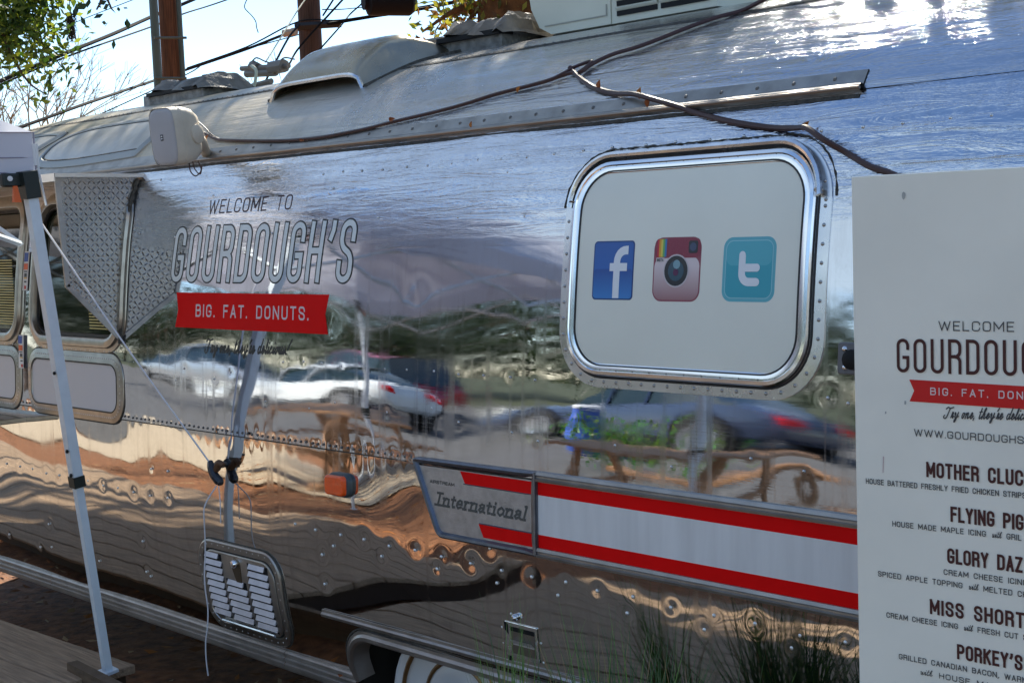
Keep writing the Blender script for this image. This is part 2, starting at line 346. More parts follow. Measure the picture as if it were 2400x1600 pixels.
SER = {
'I': (.55, '.5,0 .5,1|.05,.0 .95,.0|.05,1 .95,1'), 'n': (.7, '.18,0 .18,.62|.02,.61 .2,.61|.0,.0 .4,.0|.2,.45 .45,.64 .78,.58 .8,.3 .8,0|.6,0 1,0'),
't': (.42, '.4,.85 .4,.2 .55,.02 .9,.04|.05,.62 .85,.62'), 'e': (.55, '.1,.33 .85,.36 .75,.6 .45,.66 .15,.5 .1,.2 .4,.0 .85,.12'),
'r': (.48, '.3,0 .3,.62|.1,.61 .3,.61|.05,0 .6,0|.32,.42 .55,.64 .85,.6'), 'a': (.58, '.15,.52 .4,.66 .75,.58 .75,.1 1,.02|.75,.38 .3,.34 .1,.16 .35,.0 .74,.14'),
'i': (.36, '.5,0 .5,.62|.2,.61 .5,.61|.15,0 .85,0|.5,.88 .5,.93'), 'o': (.6, '.5,.65 .1,.45 .1,.2 .5,.0 .9,.2 .9,.45 .5,.65'), 'l': (.34, '.5,0 .5,1.05|.2,1.04 .5,1.04|.15,0 .85,0'),
}
def round_poly(pts, dcut):
    o = []; n = len(pts)
    for i, p in enumerate(pts):
        r = p[2]
        if r <= 0 or i == 0 or i == n-1: o.append(np.array(p[:2])); continue
        b = np.array(p[:2]); a = np.array(pts[i-1][:2])-b; c = np.array(pts[i+1][:2])-b; la, lc = np.hypot(*a), np.hypot(*c)
        fa = 1. if (i-1 == 0 or pts[i-1][2] == 0) else .5; fc = 1. if (i+1 == n-1 or pts[i+1][2] == 0) else .5
        d = min(r*dcut, la*fa*.999, lc*fc*.999); p0 = b+a/la*d; p2 = b+c/lc*d
        for t in np.linspace(0, 1, 7):
            w_ = .75; k0, k1, k2 = (1-t)**2, 2*t*(1-t)*w_, t*t; o.append((p0*k0+b*k1+p2*k2)/(k0+k1+k2))
    q = [o[0]]
    for p in o[1:]:
        if np.hypot(*(p-q[-1])) > 1e-5: q.append(p)
    return np.array(q)
def ribbon(mb, p, wd, f, off, step=.03, ext=0):
    closed = np.hypot(*(p[0]-p[-1])) < 1e-4 and len(p) > 3
    if closed: p = densify(p[:-1], True, step)
    else:
        if ext:
            a = p[0]-p[1]; p[0] = p[0]+a/np.hypot(*a)*ext; a = p[-1]-p[-2]; p[-1] = p[-1]+a/np.hypot(*a)*ext
        p = densify(p, False, step)
    n = len(p)
    if closed: e = np.roll(p, -1, 0)-p
    else: e = np.vstack([p[1:]-p[:-1], p[-1]-p[-2]])
    e /= np.linalg.norm(e, axis=1)[:, None]+1e-12
    e0 = np.roll(e, 1, 0)
    if not closed: e0[0] = e[0]; e[-1] = e0[-1]
    n1 = np.stack([e[:,1], -e[:,0]], -1); n0 = np.stack([e0[:,1], -e0[:,0]], -1); mt = n0+n1; l2 = (mt**2).sum(1)[:, None]
    mt = mt*2/np.maximum(l2, .55)
    a = p+mt*wd/2; b = p-mt*wd/2; off = off+np.linspace(0, 3e-5, n)
    va = f(a[:,0], a[:,1], off); vb = f(b[:,0], b[:,1], off); vs = np.stack([va, vb], 1).reshape(-1, 3)
    return mb.add(vs, [(2*i, 2*((i+1) % n), 2*((i+1) % n)+1, 2*i+1) for i in range(n if closed else n-1)])
def text(mb, s, A, B, h, wd, f, off, gap=.45, slant=0., tab=None, step=.03, cur=False, extra=0.):
    """s from A (left end of base line) to B (right end); h = cap height, wd = stroke width"""
    tab = tab or G_; A = np.array(A, float); B = np.array(B, float); Wt = np.hypot(*(B-A)); d = (B-A)/Wt
    n = len(s); cells = [tab[c][0] for c in s]; tot = sum(cells)+gap*(n-1)
    uw = (Wt-wd)/tot; x = wd/2; k = 0
    for c, cw in zip(s, cells):
        if tab[c][1]:
            for st in gl(tab[c][1]):
                ww = uw*(cw if cw > .25 else (.25 if c in ",’" else 1)); cut = min(uw*.5, h*.24)
                hh = h-wd
                pts = [(x+q[0]*ww*(1 if not cur else 1), wd/2+q[1]*hh, q[2] if len(q) > 2 else 0) for q in st]
                if cur:
                    p = np.array([(a, b) for a, b, _ in pts]); p = catmull(p, 6) if len(p) > 2 else p
                else: p = round_poly(pts, cut)
                p = np.array([A+d*(a+slant*b)+np.array([0, b]) for a, b in p])
                diag = len(st) == 2 or (not cur)
                ribbon(mb, p, wd+extra, f, off+(k % 7)*3.5e-5, step, ext=(wd/2 if cur else wd/2)+extra/2 if not (len(p) > 3 and np.hypot(*(p[0]-p[-1])) < 1e-4) else 0)
                k += 1
        x += uw*(cw+gap)
    return uw
# ================================================================== SETTING
def stage_ground():
    n = 60; xs = np.sinh(np.linspace(-4.6, 4.6, n))*6; v = []; f = []
    for j in range(n):
        for i in range(n):
            x, y = xs[i]-3, xs[j]; d = math.hypot(x, y); v.append((x, y, -.02+.02*math.sin(x*1.1)*math.cos(y*.9) if d < 30 else -.03))
    f = [(j*n+i, j*n+i+1, (j+1)*n+i+1, (j+1)*n+i) for j in range(n-1) for i in range(n-1)]
    m = MB(); m.add(v, f); o = m.build('ground', mat('mulch soil', (.25, .105, .042), .95, bump=.9, bscale=26, var=.55, vscale=16), org=(0, 0, 0)); tag(o, kind='structure')
    # pale gravel lane and asphalt lot on the photographer's side (seen mirrored in the trailer)
    def strip(name, y0, y1, z, mt, x0=-70, x1=40):
        k = MB(); vv = []; N = 40
        for i in range(N+1):
            x = x0+(x1-x0)*i/N; wv = .35*math.sin(x*.5+y0)+.2*math.sin(x*1.3)
            vv += [(x, y0+wv, z), (x, y1+wv*.6, z)]
        k.add(vv, [(2*i, 2*i+2, 2*i+3, 2*i+1) for i in range(N)]); tag(k.build(name, mt, org=(0, 0, 0)), kind='structure')
    strip('gravel_path', -6.1, -4.2, .008, mat('pale limestone gravel', (.52, .43, .31), .95, bump=.8, bscale=45, var=.3, vscale=30))
    strip('parking_lot', -21, -6.6, .012, mat('worn asphalt', (.10, .098, .096), .9, bump=.5, bscale=60, var=.3, vscale=3))
stage_ground()

for nm, y0, y1, mt_0 in (('grass_verge', -280, -20.8, mat('dull grass ground', (.045, .055, .02), .95, bump=1, bscale=14, var=.5, vscale=3)),):
    k = MB(); k.add([(-280, y0, .006), (280, y0, .006), (280, y1, .006), (-280, y1, .006)], [(0, 1, 2, 3)]); tag(k.build(nm, mt_0, org=(0, 0, 0)), kind='structure')
# leaf litter: real curled leaves strewn under the trailer and along the deck
def litter():
    m = MB(); n = 5200
    for i in range(n):
        x = random.uniform(-12, 0); y = random.choice([random.uniform(-.6, 3.2), random.uniform(-5.6, -2.2)]); z = random.uniform(0.002, .02)
        a = random.uniform(0, 6.28); l = random.uniform(.02, .045); t = random.uniform(-.6, .6); c, s_ = math.cos(a), math.sin(a)
        P = [(-l, 0, 0), (0, l*.35, t*l*.4), (l, 0, random.uniform(0, .012)), (0, -l*.35, -t*l*.3)]
        m.mi = random.choice([0, 0, 1, 2]); m.add([(x+p*c-q*s_, y+p*s_+q*c, z+r_) for p, q, r_ in P], [(0, 1, 2, 3)])
    tag(m.build('leaf_litter', [mat('dry brown leaf', (.22, .085, .025), .8), mat('dry orange leaf', (.42, .15, .03), .75), mat('pale tan leaf', (.45, .30, .15), .8)], smooth=False, org=(0, 0, 0)),
        'brown and orange fallen leaves strewn on the ground beneath the trailer', 'fallen leaves', kind='stuff')
litter()

# decks
def deck(label, P0, ang, length, width, nb, z, extra=None):
    c, s_ = math.cos(ang), math.sin(ang)
    t = empty('wooden_deck', (P0[0], P0[1], 0), label, 'deck'); bw = width/nb
    wood = mat('weathered deck wood', (.34, .24, .155), .75, bump=.5, bscale=7, var=.35, vscale=5, stretch=(1, 14, 14))
    mesh = None
    for i in range(nb):
        y0 = -bw*i-bw+.005; y1 = -bw*i-.003
        rot = [[c, -s_, 0], [s_, c, 0], [0, 0, 1]]
        k = MB(); k.bevbox((-length, y0, z-.038), (random.uniform(-.012, .012), y1, z+random.uniform(-.002, .002)), .004)
        v = k.v[0] @ np.array(rot).T; k.v[0] = v+np.array([P0[0], P0[1], 0])
        k.build('plank', wood, t, ang=30)
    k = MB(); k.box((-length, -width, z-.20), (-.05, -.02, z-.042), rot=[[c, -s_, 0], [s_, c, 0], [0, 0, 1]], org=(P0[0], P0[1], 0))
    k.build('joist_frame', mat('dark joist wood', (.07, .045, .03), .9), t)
    return t
t = deck('low grey brown plank deck under the white tent leg, along the trailer', on('F', 1070, 1360, 2, .24)[:2], R(3), 7.5, 1.85, 12, .24)
# raised kick board on the end of that deck
k = MB(); a = on('F', 610, 1330, 2, .275); b = on('F', 1010, 1530, 2, .275); d = (b-a); d /= np.linalg.norm(d); nn = np.array([-d[1], d[0], 0])
e = a+d*3.2; v = [a, e, e-nn*.045, a-nn*.045]; v = v+[p-np.array([0, 0, .30]) for p in v]
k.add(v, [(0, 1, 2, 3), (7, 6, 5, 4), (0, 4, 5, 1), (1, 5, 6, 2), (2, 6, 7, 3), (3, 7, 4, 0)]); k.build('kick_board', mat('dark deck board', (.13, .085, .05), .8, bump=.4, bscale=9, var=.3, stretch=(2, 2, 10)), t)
deck('wide plank deck in front of the menu board, lower right', (3.2, -.36), R(.8), 7.9, 1.9, 12, .24)
# ================================================================== THE TRAILER
TR = empty('camper_trailer', (-3.3, 1.24, 0), 'long polished riveted aluminium camper trailer with red and white stripe', 'trailer')
ZS, ZG = 1.212, 2.262           # belt seam and gutter heights
DIMP = []                        # rivet dimples: s, z, depth, radius
def row(s0, s1, z, step, jit=.004, dep=.0007, rad=.018):
    o = []; s = s0
    while s < s1:
        o.append((s+random.uniform(-jit, jit)*2, z+random.uniform(-jit, jit))); s += step
    for a, b in o: DIMP.append((a, b, dep*random.choice([.2, .4, .7, 1, 1.4, 2]), rad*random.uniform(.8, 1.3)))
    return o
riv_seam = row(-7.2, -3.50, ZS+.016, .034, .001, .00028, .012)
riv_low = row(-7.1, -4.95, .917, .135, .004, .0008, .03)+row(-4.2, .8, .922, .135, .004, .0008, .03)+row(-3.415, .8, .877, .27, .005, .0009, .03)+row(-7.1, -5.0, .56, .45)+\
    row(-5.2, -4.95, 1.03, .13)+[W(*q) for q in (('F',1155,635),('F',1125,395),('F',320,440),('F',385,260),('I',565,1095),('M',820,195),('M',755,245),('M',770,415),('M',1100,255))]
for _ in range(26): DIMP.append((random.uniform(-5.3, -1.3), random.uniform(1.25, 2.1), random.uniform(-.0006, .0012), random.uniform(.05, .13)))
for q in riv_low[-9:]: DIMP.append((*q, .0012, .035))
riv_mid = row(-4.25, -2.95, 1.51, .118, .006, .0001, .022)+row(-5.35, -4.4, 1.43, .16, .03, .0001, .02)+row(-4.3, -3.0, 1.37, .21, .03, .00015, .026)+row(-2.9, -1.2, 1.33, .23, .03, .00015, .024)+row(-1.9, .8, 1.51, .12, .004, .0001)
riv_up = row(-4.1, -1.3, 2.168, .115, .004, .0006, .02)+row(-5.35, -1.3, 1.99, .33, .03, .0006, .02)
for q in (('G',1130,160),('B',1150,1187),('G',395,205),('J',1545,1525),('D',1480,85),('D',1965,230)):
    p = W(*q); riv_up.append(p); DIMP.append((*p, .0004, .03))
def displace(s, z, amp):
    """waviness of an old hand-buffed sheet plus a dimple round every rivet (metres, along the normal)"""
    rs = np.random.RandomState(5); h = np.zeros_like(s)
    lo = np.clip((1.35-z)/.25, 0, 1); mid = 1-lo
    for i in range(26):
        ks = rs.uniform(1.2, 7.5); kz = rs.uniform(3, 17); ph = rs.uniform(0, 6.28); sg = rs.choice([-1, 1])
        sl = (.0042*lo+.0019*mid)*amp
        h += sl/np.hypot(ks, kz)*np.sin(ks*s+sg*kz*z+ph)
    for i in range(6):
        ks = rs.uniform(3, 7); kz = rs.uniform(9, 20); h += .0016*mid*amp/np.hypot(ks, kz)*np.sin(ks*s-kz*z+rs.uniform(0, 6.28))
    for i in range(14):
        ks = rs.uniform(14, 40); kz = rs.uniform(4, 22); ph = rs.uniform(0, 6.28)
        h += .0007*amp*(lo*.9+.55*mid)/np.hypot(ks, kz)*np.sin(ks*s+kz*z+ph)
    near = np.exp(-((z-ZS)/.05)**2)*np.clip((-3.3-s)*3, 0, 1); h += .00022*near*np.sin(s*2*math.pi/.034*.5)*np.sin(s*3.1)
    return h
def szd(s, z, off):
    s = np.asarray(s, float); z = np.asarray(z, float); h = displace(s+0*z, z+0*s, 1.)
    p = surf(s, np.interp(z, TZ, TT), 0.); u = np.interp(z, TZ, TT); return p+np.stack([0*h, np.interp(u, TT, NY), np.interp(u, TT, NZ)], -1)*(h+off+.0018)[..., None]
def skin(name, u0, u1, du, s0, s1, ds, mt, disp=1., off=0., hole=None):
    S_ = np.arange(s0, s1+ds/2, ds); U = np.linspace(u0, u1, int((u1-u0)/du)+1); s, u = np.meshgrid(S_, U)
    z = np.interp(u, TT, TZ); h = displace(s, z, disp) if disp else 0*s
    if disp:
        for a, b, dp, rd in DIMP:
            i0, i1 = np.searchsorted(S_, [a-2.6*rd, a+2.6*rd]); 
            if i1 <= i0: continue
            ub = u_of_z(b)
            j0, j1 = np.searchsorted(U, [ub-2.6*rd, ub+2.6*rd])
            if j1 <= j0: continue
            d2 = ((s[j0:j1,i0:i1]-a)**2+(u[j0:j1,i0:i1]-ub)**2)/rd**2; h[j0:j1,i0:i1] -= dp*np.exp(-d2*1.6)
    P = surf(s.ravel(), u.ravel(), 0)
    nn = np.stack([0*s.ravel(), np.interp(u.ravel(), TT, NY), np.interp(u.ravel(), TT, NZ)], -1); P = P+nn*(h.ravel()+off)[:, None]
    nu, ns = s.shape; idx = np.arange(nu*ns).reshape(nu, ns)
    q = np.stack([idx[:-1,:-1], idx[:-1,1:], idx[1:,1:], idx[1:,:-1]], -1).reshape(-1, 4)
    if hole is not None:
        sc_ = (s[:-1,:-1]+ds/2).ravel(); zc = z[:-1,:-1].ravel(); q = q[~hole(sc_, zc)]
    me = bpy.data.meshes.new(name); o0 = ORG[TR.name]
    me.vertices.add(len(P)); me.vertices.foreach_set('co', (P-o0).astype(np.float32).ravel())
    me.loops.add(q.size); me.loops.foreach_set('vertex_index', q.astype(np.int32).ravel())
    me.polygons.add(len(q)); me.polygons.foreach_set('loop_start', np.arange(0, q.size, 4, dtype=np.int32)); 
    me.polygons.foreach_set('use_smooth', np.ones(len(q), bool)); me.materials.append(mt); me.update(); me.validate()
    o = bpy.data.objects.new(name, me); COL.objects.link(o); ORG[o.name] = o0; o.parent = TR; return o
# wheel opening: a long rounded slot in the lower skin
WA = dict(s0=-3.955, s1=-1.15, z1=.565, r=.13)
def in_arch(s, z):
    a = (s > WA['s0']) & (s < WA['s1']) & (z < WA['z1'])
    c = ((s < WA['s0']+WA['r']) & (z > WA['z1']-WA['r']) & (np.hypot(s-WA['s0']-WA['r'], z-WA['z1']+WA['r']) > WA['r'])) | \
        ((s > WA['s1']-WA['r']) & (z > WA['z1']-WA['r']) & (np.hypot(s-WA['s1']+WA['r'], z-WA['z1']+WA['r']) > WA['r']))
    return a & ~c
# serving windows and other openings (s0, s1, z0, z1, r)
zt = 2.13
SW = [(-6.215, -5.44, 1.545, zt, .10), (-7.10, -6.40, 1.545, zt, .10)]
def in_win(s, z):
    m = np.zeros(s.shape, bool)
    for a, b, c, d, r in SW: m |= (s > a) & (s < b) & (z > c) & (z < d)
    return m
uS, uG, uR = u_of_z(ZS), u_of_z(ZG), u_of_z(2.57)
skin('lower_panel', 0, uS+.012, .008, X0, X1, .0085, M_LOW, 1., 0., in_arch)
skin('side_panel', uS-.0, uG+.01, .008, X0, X1, .0085, M_WALL, 1., .0018, in_win)
skin('roof_side_panel', uG-.0, uR+.012, .010, X0, X1, .012, M_ROOF, 1.2, .0032)
skin('roof_top_panel', uR, TT[-1], .03, X0, X1, .05, M_ROOF, .8, .0045)
# far side, underside and rounded ends
def shell():
    loop = [surf(0, u, 0) for u in np.linspace(0, TT[-1], 40)]
    y = [float(p[1]) for p in loop]; z = [float(p[2]) for p in loop]
    Y = y+[2*YC-a for a in y[::-1][1:]]; Z = z+z[::-1][1:]; n = len(Y)
    def ring(x, g, m):
        return [(x, YC+(Y[i]-YC)*g, ZC+(Z[i]-ZC)*(g if Z[i] > ZC else g**.6)) for i in range(n)]
    m = MB(); v = []
    for x in (X0, X1): v += ring(x, 1, 0)[39:]
    k = n-39; m.add(v, [(i, i+1, k+i+1, k+i) for i in range(k-1)])
    m.build('far_side_panel', M_ROOF, TR)
    for nm, xa, sg, ln in (('front_end_panel', X0, -1, 1.5), ('rear_end_panel', X1, 1, 1.1)):
        m = MB(); v = []; N = 18
        for j in range(N+1):
            t = math.sin(j/N*math.pi/2); v += ring(xa+sg*ln*t, max(.02, math.cos(j/N*math.pi/2)**.62), 0)
        m.add(v, [(j*n+i, j*n+i+1, (j+1)*n+i+1, (j+1)*n+i) for j in range(N) for i in range(n-1)])
        m.build(nm, M_ROOF, TR, ang=80)
    m = MB(); m.box((X0-.9, .12, .36), (WA['s0']-.03, 2*YC-.12, .43)).box((WA['s1']+.03, .12, .36), (X1+.7, 2*YC-.12, .43)).box((WA['s0']-.03, .75, .36), (WA['s1']+.03, 2*YC-.12, .43))
    m.build('chassis', mat('dark chassis', (.02, .018, .016), .9), TR)
    m = MB(); m.box((WA['s0']-.02, .11, .62), (WA['s1']+.02, .75, .65)).box((WA['s0']-.02, .72, .30), (WA['s1']+.02, .75, .62)).box((WA['s0']-.05, .11, .30), (WA['s0']-.02, .75, .65)).box((WA['s1']+.02, .11, .30), (WA['s1']+.05, .75, .65))
    m.build('wheel_well', MATS['dark chassis'], TR)
    m = MB(); m.box((X0+.1, .35, .5), (X1-.1, .37, 1.50)); m.box((X0+.1, 1.55, .5), (X1-.1, 1.57, 2.3)); m.box((-5.43, .2, .5), (-5.41, 1.57, 2.3))
    m.build('inner_wall', mat('brown inner wall', (.10, .05, .018), .8, var=.3), TR)
shell()
def stuff(o): o['kind'] = 'stuff'; return o
m = MB(); rivets_at(m, riv_seam, .0050, .003); stuff(m.build('seam_rivets', M_RIVD, TR))
m = MB(); rivets_at(m, [q for q in riv_low if q and not in_arch(np.array([q[0]]), np.array([q[1]-.03]))[0]], .0058, .0008); stuff(m.build('lower_rivets', mat('bright rivet', (.9, .9, .88), .3, .6), TR))
m = MB(); rivets_at(m, riv_mid, .0042, .0018); rivets_at(m, riv_up, .0046, .0018); stuff(m.build('side_rivets', M_RIV, TR))
# lap edge of the belt seam
m = MB(); sweep(m, [(s, ZS-.001) for s in np.arange(X0, X1+.01, .1)], [(.0, -.001), (.0, .0032), (-.004, .0036)], closed=False); m.build('seam_edge', M_SEAL, TR)
# bumper rail: ribbed extrusion along the bottom, in lengths
sec = [(-.010, 0), (-.010, .012), (-.004, .018), (.004, .018), (.010, .013), (.014, .013), (.018, .020), (.026, .020), (.029, .014), (.033, .014), (.037, .020), (.045, .020), (.049, .013), (.060, .013), (.066, .006), (.066, -.02)]
def raw(s, z, off):
    z = np.asarray(z, float); base = sz(s, np.maximum(z, .385), off); base[..., 2] = np.where(z < .385, z+0*base[..., 2], base[..., 2]); return base
def rail(a, b):
    m = MB(); 
    for sg in (1,): sweep(m, [(s, .398) for s in rng_(a, b, .12)], sec, f=lambda s, z, o: np.stack([s, .078-o+0*s, z], -1), closed=False)
    return m.build('bumper_rail', M_RAIL, TR, ang=25)
rail(X0, -6.3); rail(-6.297, -4.392); rail(-4.389, WA['s0']+.0); rail(WA['s1'], X1)
# roof seam
m = MB(); p = [(s, u_of_z(2.560)) for s in np.arange(X0, X1, .12)]
sweep(m, p, [(.004, .002), (.002, .006), (-.014, .0065), (-.014, .003)], f=surf, closed=False); m.build('roof_seam', M_SEAL, TR)
m = MB(); k_s = X0
while k_s < X1: dome(m, surf(k_s, u_of_z(2.564)+.004, .0055), [0, np.interp(u_of_z(2.57), TT, NY), np.interp(u_of_z(2.57), TT, NZ)], .0048); k_s += .04
stuff(m.build('roof_rivets', M_RIVD, TR))
# gutter: flanged extrusion with screws, ending in a mitred tip
gx1 = -1.925
m = MB(); ug = u_of_z(2.262)
sweep(m, [(s, ug) for s in rng_(X0, gx1-.012, .1)], [(-.058, .002), (-.056, .006), (-.012, .006), (-.010, .014), (-.004, .018), (.005, .018), (.009, .013), (.009, .002)], f=surf, closed=False)
m.build('gutter_rail', M_GUT, TR, ang=28)
m = MB(); m.tube([surf(X0, ug-.004, .016), surf(gx1-.012, ug-.004, .016)], .005, 8)
m.build('gutter_bead', mat('brown stained bead', (.34, .27, .21), .35, .8), TR)
m = MB(); s = -5.2
while s < gx1-.03: dome(m, surf(s, ug+.036, .0055), [0, np.interp(ug, TT, NY), np.interp(ug, TT, NZ)], .0062, .004); s += .118+random.uniform(-.006, .006)
stuff(m.build('gutter_screws', M_RIVD, TR))
m = MB(); sweep(m, [(s, ug-.0135) for s in rng_(X0, gx1-.014, .1)], [(0, .0022), (.004, .004), (.012, .0022)], f=surf, closed=False); m.build('gutter_sealant', M_SEAL, TR)

# ------------------------------------------------------------------ corner roof windows left of the speaker
def vista(pts, lab):
    u = densify(catmull(np.array([(a, u_of_z(b)) for a, b in pts]+[(pts[0][0], u_of_z(pts[0][1]))]), 5)[:-1], True, .05)
    m = MB(); cap(m, u, .010, surf); pan = m.build('roof_window', mat('oxidised cover sheet', (.56, .55, .52), .42, .9, var=.2, vscale=5, rvar=.15), TR); tag(pan, lab)
    m = MB(); sweep(m, u, [(.032, .003), (.030, .012), (.012, .016), (-.004, .016), (-.008, .010)], f=surf); m.build('window_trim', mat('grey trim', (.34, .35, .34), .5, .8), pan)
    m = MB(); sweep(m, u, [(-.009, .0104), (-.012, .0125), (-.018, .0104)], f=surf); m.build('window_seal', M_SEAL, pan)
    m = MB(); sweep(m, u, [(.032, .0034), (.036, .0050), (.041, .0034)], f=surf); m.build('edge_seal', M_SEAL, pan)
vista([(-5.55, 2.335), (-5.52, 2.40), (-5.62, 2.475), (-5.9, 2.49), (-6.3, 2.485), (-6.47, 2.45), (-6.50, 2.39), (-6.44, 2.34), (-6.1, 2.325)], 'sealed curved roof window right beside the speaker')
vista([(-6.75, 2.335), (-6.62, 2.46), (-6.64, 2.485), (-6.9, 2.495), (-7.2, 2.485), (-7.28, 2.4), (-7.22, 2.335)], 'sealed curved roof window farther to the left')

# ------------------------------------------------------------------ serving windows, white panels below, awning flap
blind = mat('yellow blind slat', (.62, .55, .22), .5)
for i, (a, b, c, d, r) in enumerate(SW):
    path = rr(a-.005, b+.005, c-.005, d+.005, r)
    m = MB(); sweep(m, path, [(.055, .0025), (.052, .008), (.035, .010), (.030, .022), (.006, .026), (-.006, .022), (-.012, .006), (-.016, -.02)])
    fr = m.build('serving_window', mat('dull window frame', (.42, .40, .36), .32, .95, var=.2, vscale=18), TR, ang=28); tag(fr, ['open serving window partly behind the diamond plate cheek', 'open serving window at the left edge'][i])
    m = MB(); sweep(m, rr(a+.012, b-.012, c+.012, d-.012, r-.01), [(.008, -.004), (.004, .004), (-.006, .004), (-.008, -.006)]); m.build('gasket', M_RUB, fr)
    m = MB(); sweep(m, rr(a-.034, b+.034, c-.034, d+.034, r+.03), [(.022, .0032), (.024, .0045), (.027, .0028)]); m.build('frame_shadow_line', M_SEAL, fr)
    m = MB(); cap(m, rr(a+.006, b-.006, c+.006, d-.006, r), -.012); m.build('glass_pane', M_GLASS, fr)
    m = MB(); zz = c+.04
    x0_, x1_ = (b-.27, b-.05) if i == 0 else (a+.3, b-.04)
    while zz < c+.34: m.box((x0_, .010+.02, zz), (x1_, .012+.02, zz+.0055)); zz += .0125
    bs = m.build('blind_slats', blind, fr); bs['kind'] = 'stuff'
    m = MB(); pr = rr(a-.01, b+.03, c-.09, c+.0, .01)
    rv = [(s, c-.052) for s in np.arange(a+.03, b-.02, .042)]+[(b+.032, z) for z in np.arange(c+.08, d-.08, .042)]
    rivets_at(m, rv, .004, .008, 6); stuff(m.build('frame_rivets', M_RIV, fr))
for i, (a, b) in enumerate(((-6.235, -5.445), (-7.12, -6.405))):
    path = rr(a, b, 1.24, 1.437, .055)
    m = MB(); sweep(m, path, [(.05, .0025), (.048, .007), (.035, .009), (.014, .013), (.002, .014), (-.001, .009)]); fr = m.build('lower_window', MATS['dull window frame'], TR, ang=28)
    tag(fr, ['white covered lower window under the first serving window', 'white covered lower window at the left edge'][i])
    m = MB(); cap(m, path, .0095); m.build('cover_panel', mat('offwhite cover', (.68, .66, .68), .5), fr)
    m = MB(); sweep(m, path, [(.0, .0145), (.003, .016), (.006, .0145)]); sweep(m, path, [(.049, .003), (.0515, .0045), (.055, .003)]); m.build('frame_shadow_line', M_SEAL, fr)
    m = MB(); q = densify(np.array(rr(a-.026, b+.026, 1.214, 1.463, .08)), True, .036); rivets_at(m, q[::1], .0036, .0105, 6); stuff(m.build('frame_rivets', M_RIV, fr))
# card stickers on the mullions
def stickers(pts, lab):
    m = MB(); f = MB(); k0 = None
    (s0, z0), (s1, z1) = pts
    base = MB(); base.mi = 0; wd = .052; ht = z0-z1
    pa = lambda t: s0+(s1-s0)*t
    def quad(t0, t1, mi, in_=.006, off=.0125):
        base.mi = mi; x = pa((t0+t1)/2); base.add([sz(x-wd/2+in_, z0-ht*t1, off), sz(x+wd/2-in_, z0-ht*t1, off), sz(x+wd/2-in_, z0-ht*t0, off), sz(x-wd/2+in_, z0-ht*t0, off)], [(0, 1, 2, 3)])
    quad(0, 1, 0, 0, .0118); quad(.03, .26, 1); quad(.31, .47, 2); quad(.50, .53, 3, .01); quad(.56, .66, 3, .013); quad(.67, .70, 4, .01); quad(.76, .80, 3, .014, .0126); quad(.88, .97, 5, .016)
    o = base.build('card_sticker', [M_WHITE, mat('sticker blue', (.03, .09, .40), .4), mat('sticker orange', (.85, .13, .015), .4), mat('sticker black', (.05, .05, .06), .4), mat('sticker yellow', (.8, .45, .05), .4), mat('sticker red', (.6, .04, .03), .4)], TR)
    tag(o, lab)
a, b = W('D', 278, 745), W('D', 262, 1100)
stickers(((a[0]-.01, a[1]), (b[0]-.01, b[1])), 'strip of payment card stickers high on the mullion'); 
a, b = W('E', 205, 135), W('E', 228, 440); stickers((a, b), 'strip of payment card stickers low beside the white panels')
# serving shelf
m = MB(); m.bevbox((-7.6, -.16, 1.135), (-6.33, .02, 1.16), .004); m.build('serving_shelf', MATS['dull window frame'], TR)
# flap over the windows and diamond plate cheek
XP = -5.42
pl_ = [on('D', 495, 45, 0, XP), on('D', 1320, 10, 0, XP), on('D', 1130, 1560, 0, XP), on('D', 600, 1070, 0, XP)]
m = MB(); m.box((-8.2, pl_[0][1]-.012, 2.222), (XP+.03, .165, 2.237)); m.box((-8.2, pl_[0][1]-.014, 2.205), (XP+.03, pl_[0][1]-.010, 2.2375)); m.build('awning_flap', mat('pale flap aluminium', (.75, .73, .68), .38, .7, var=.15), TR)
pm = mat('diamond plate aluminium', (.36, .34, .32), .20, 1, rvar=.2, rscale=(9, 9, 9), bump=.15, bscale=110, var=.2, vscale=9)
m = MB(); wy = lambda z: float(np.interp(z, TZ, TY))
P2 = [(pl_[0][1], 2.222), (wy(2.215)-.004, 2.222)]+[(wy(z)-.004, z) for z in np.linspace(2.19, 1.545, 14)]+[(pl_[3][1], pl_[3][2])]
n = len(P2); m.add([(XP, y, z) for y, z in P2]+[(XP-.004, y, z) for y, z in P2], [tuple(range(n)), tuple(range(2*n-1, n-1, -1))]+[(i, (i+1) % n, n+(i+1) % n, n+i) for i in range(n)])
cheek = m.build('diamond_plate_cheek', pm, TR, smooth=False)
m = MB()
def inside(y, z):
    y0 = pl_[0][1]+.03 if z > pl_[3][2] else pl_[3][1]+.03+(pl_[3][2]-z)/(pl_[3][2]-1.545)*(wy(1.545)-pl_[3][1])
    return y0 < y < wy(z)-.02 and 1.57 < z < 2.205
pt = .030; i = 0
for iy in range(-20, 20):
    for iz in range(0, 40):
        y = iy*pt*.7071; z = 1.5+iz*pt*.7071+0
        if not inside(y, z): continue
        q = R(45 if (iy+iz) % 2 else -45)+random.uniform(-.03, .03); c, s_ = math.cos(q), math.sin(q); l, w_, h = .0135, .0036, .0020
        m.add([(XP, y+l*c, z+l*s_), (XP, y-w_*s_, z+w_*c), (XP, y-l*c, z-l*s_), (XP, y+w_*s_, z-w_*c), (XP+h, y+l*.45*c, z+l*.45*s_), (XP+h, y-l*.45*c, z-l*.45*s_)],
              [(0, 1, 4), (1, 2, 5), (1, 5, 4), (2, 3, 5), (3, 0, 4), (3, 4, 5)])
stuff(m.build('raised_tread', pm, cheek))
m = MB(); y0, y3 = pl_[0][1], pl_[3][1]; z3 = pl_[3][2]
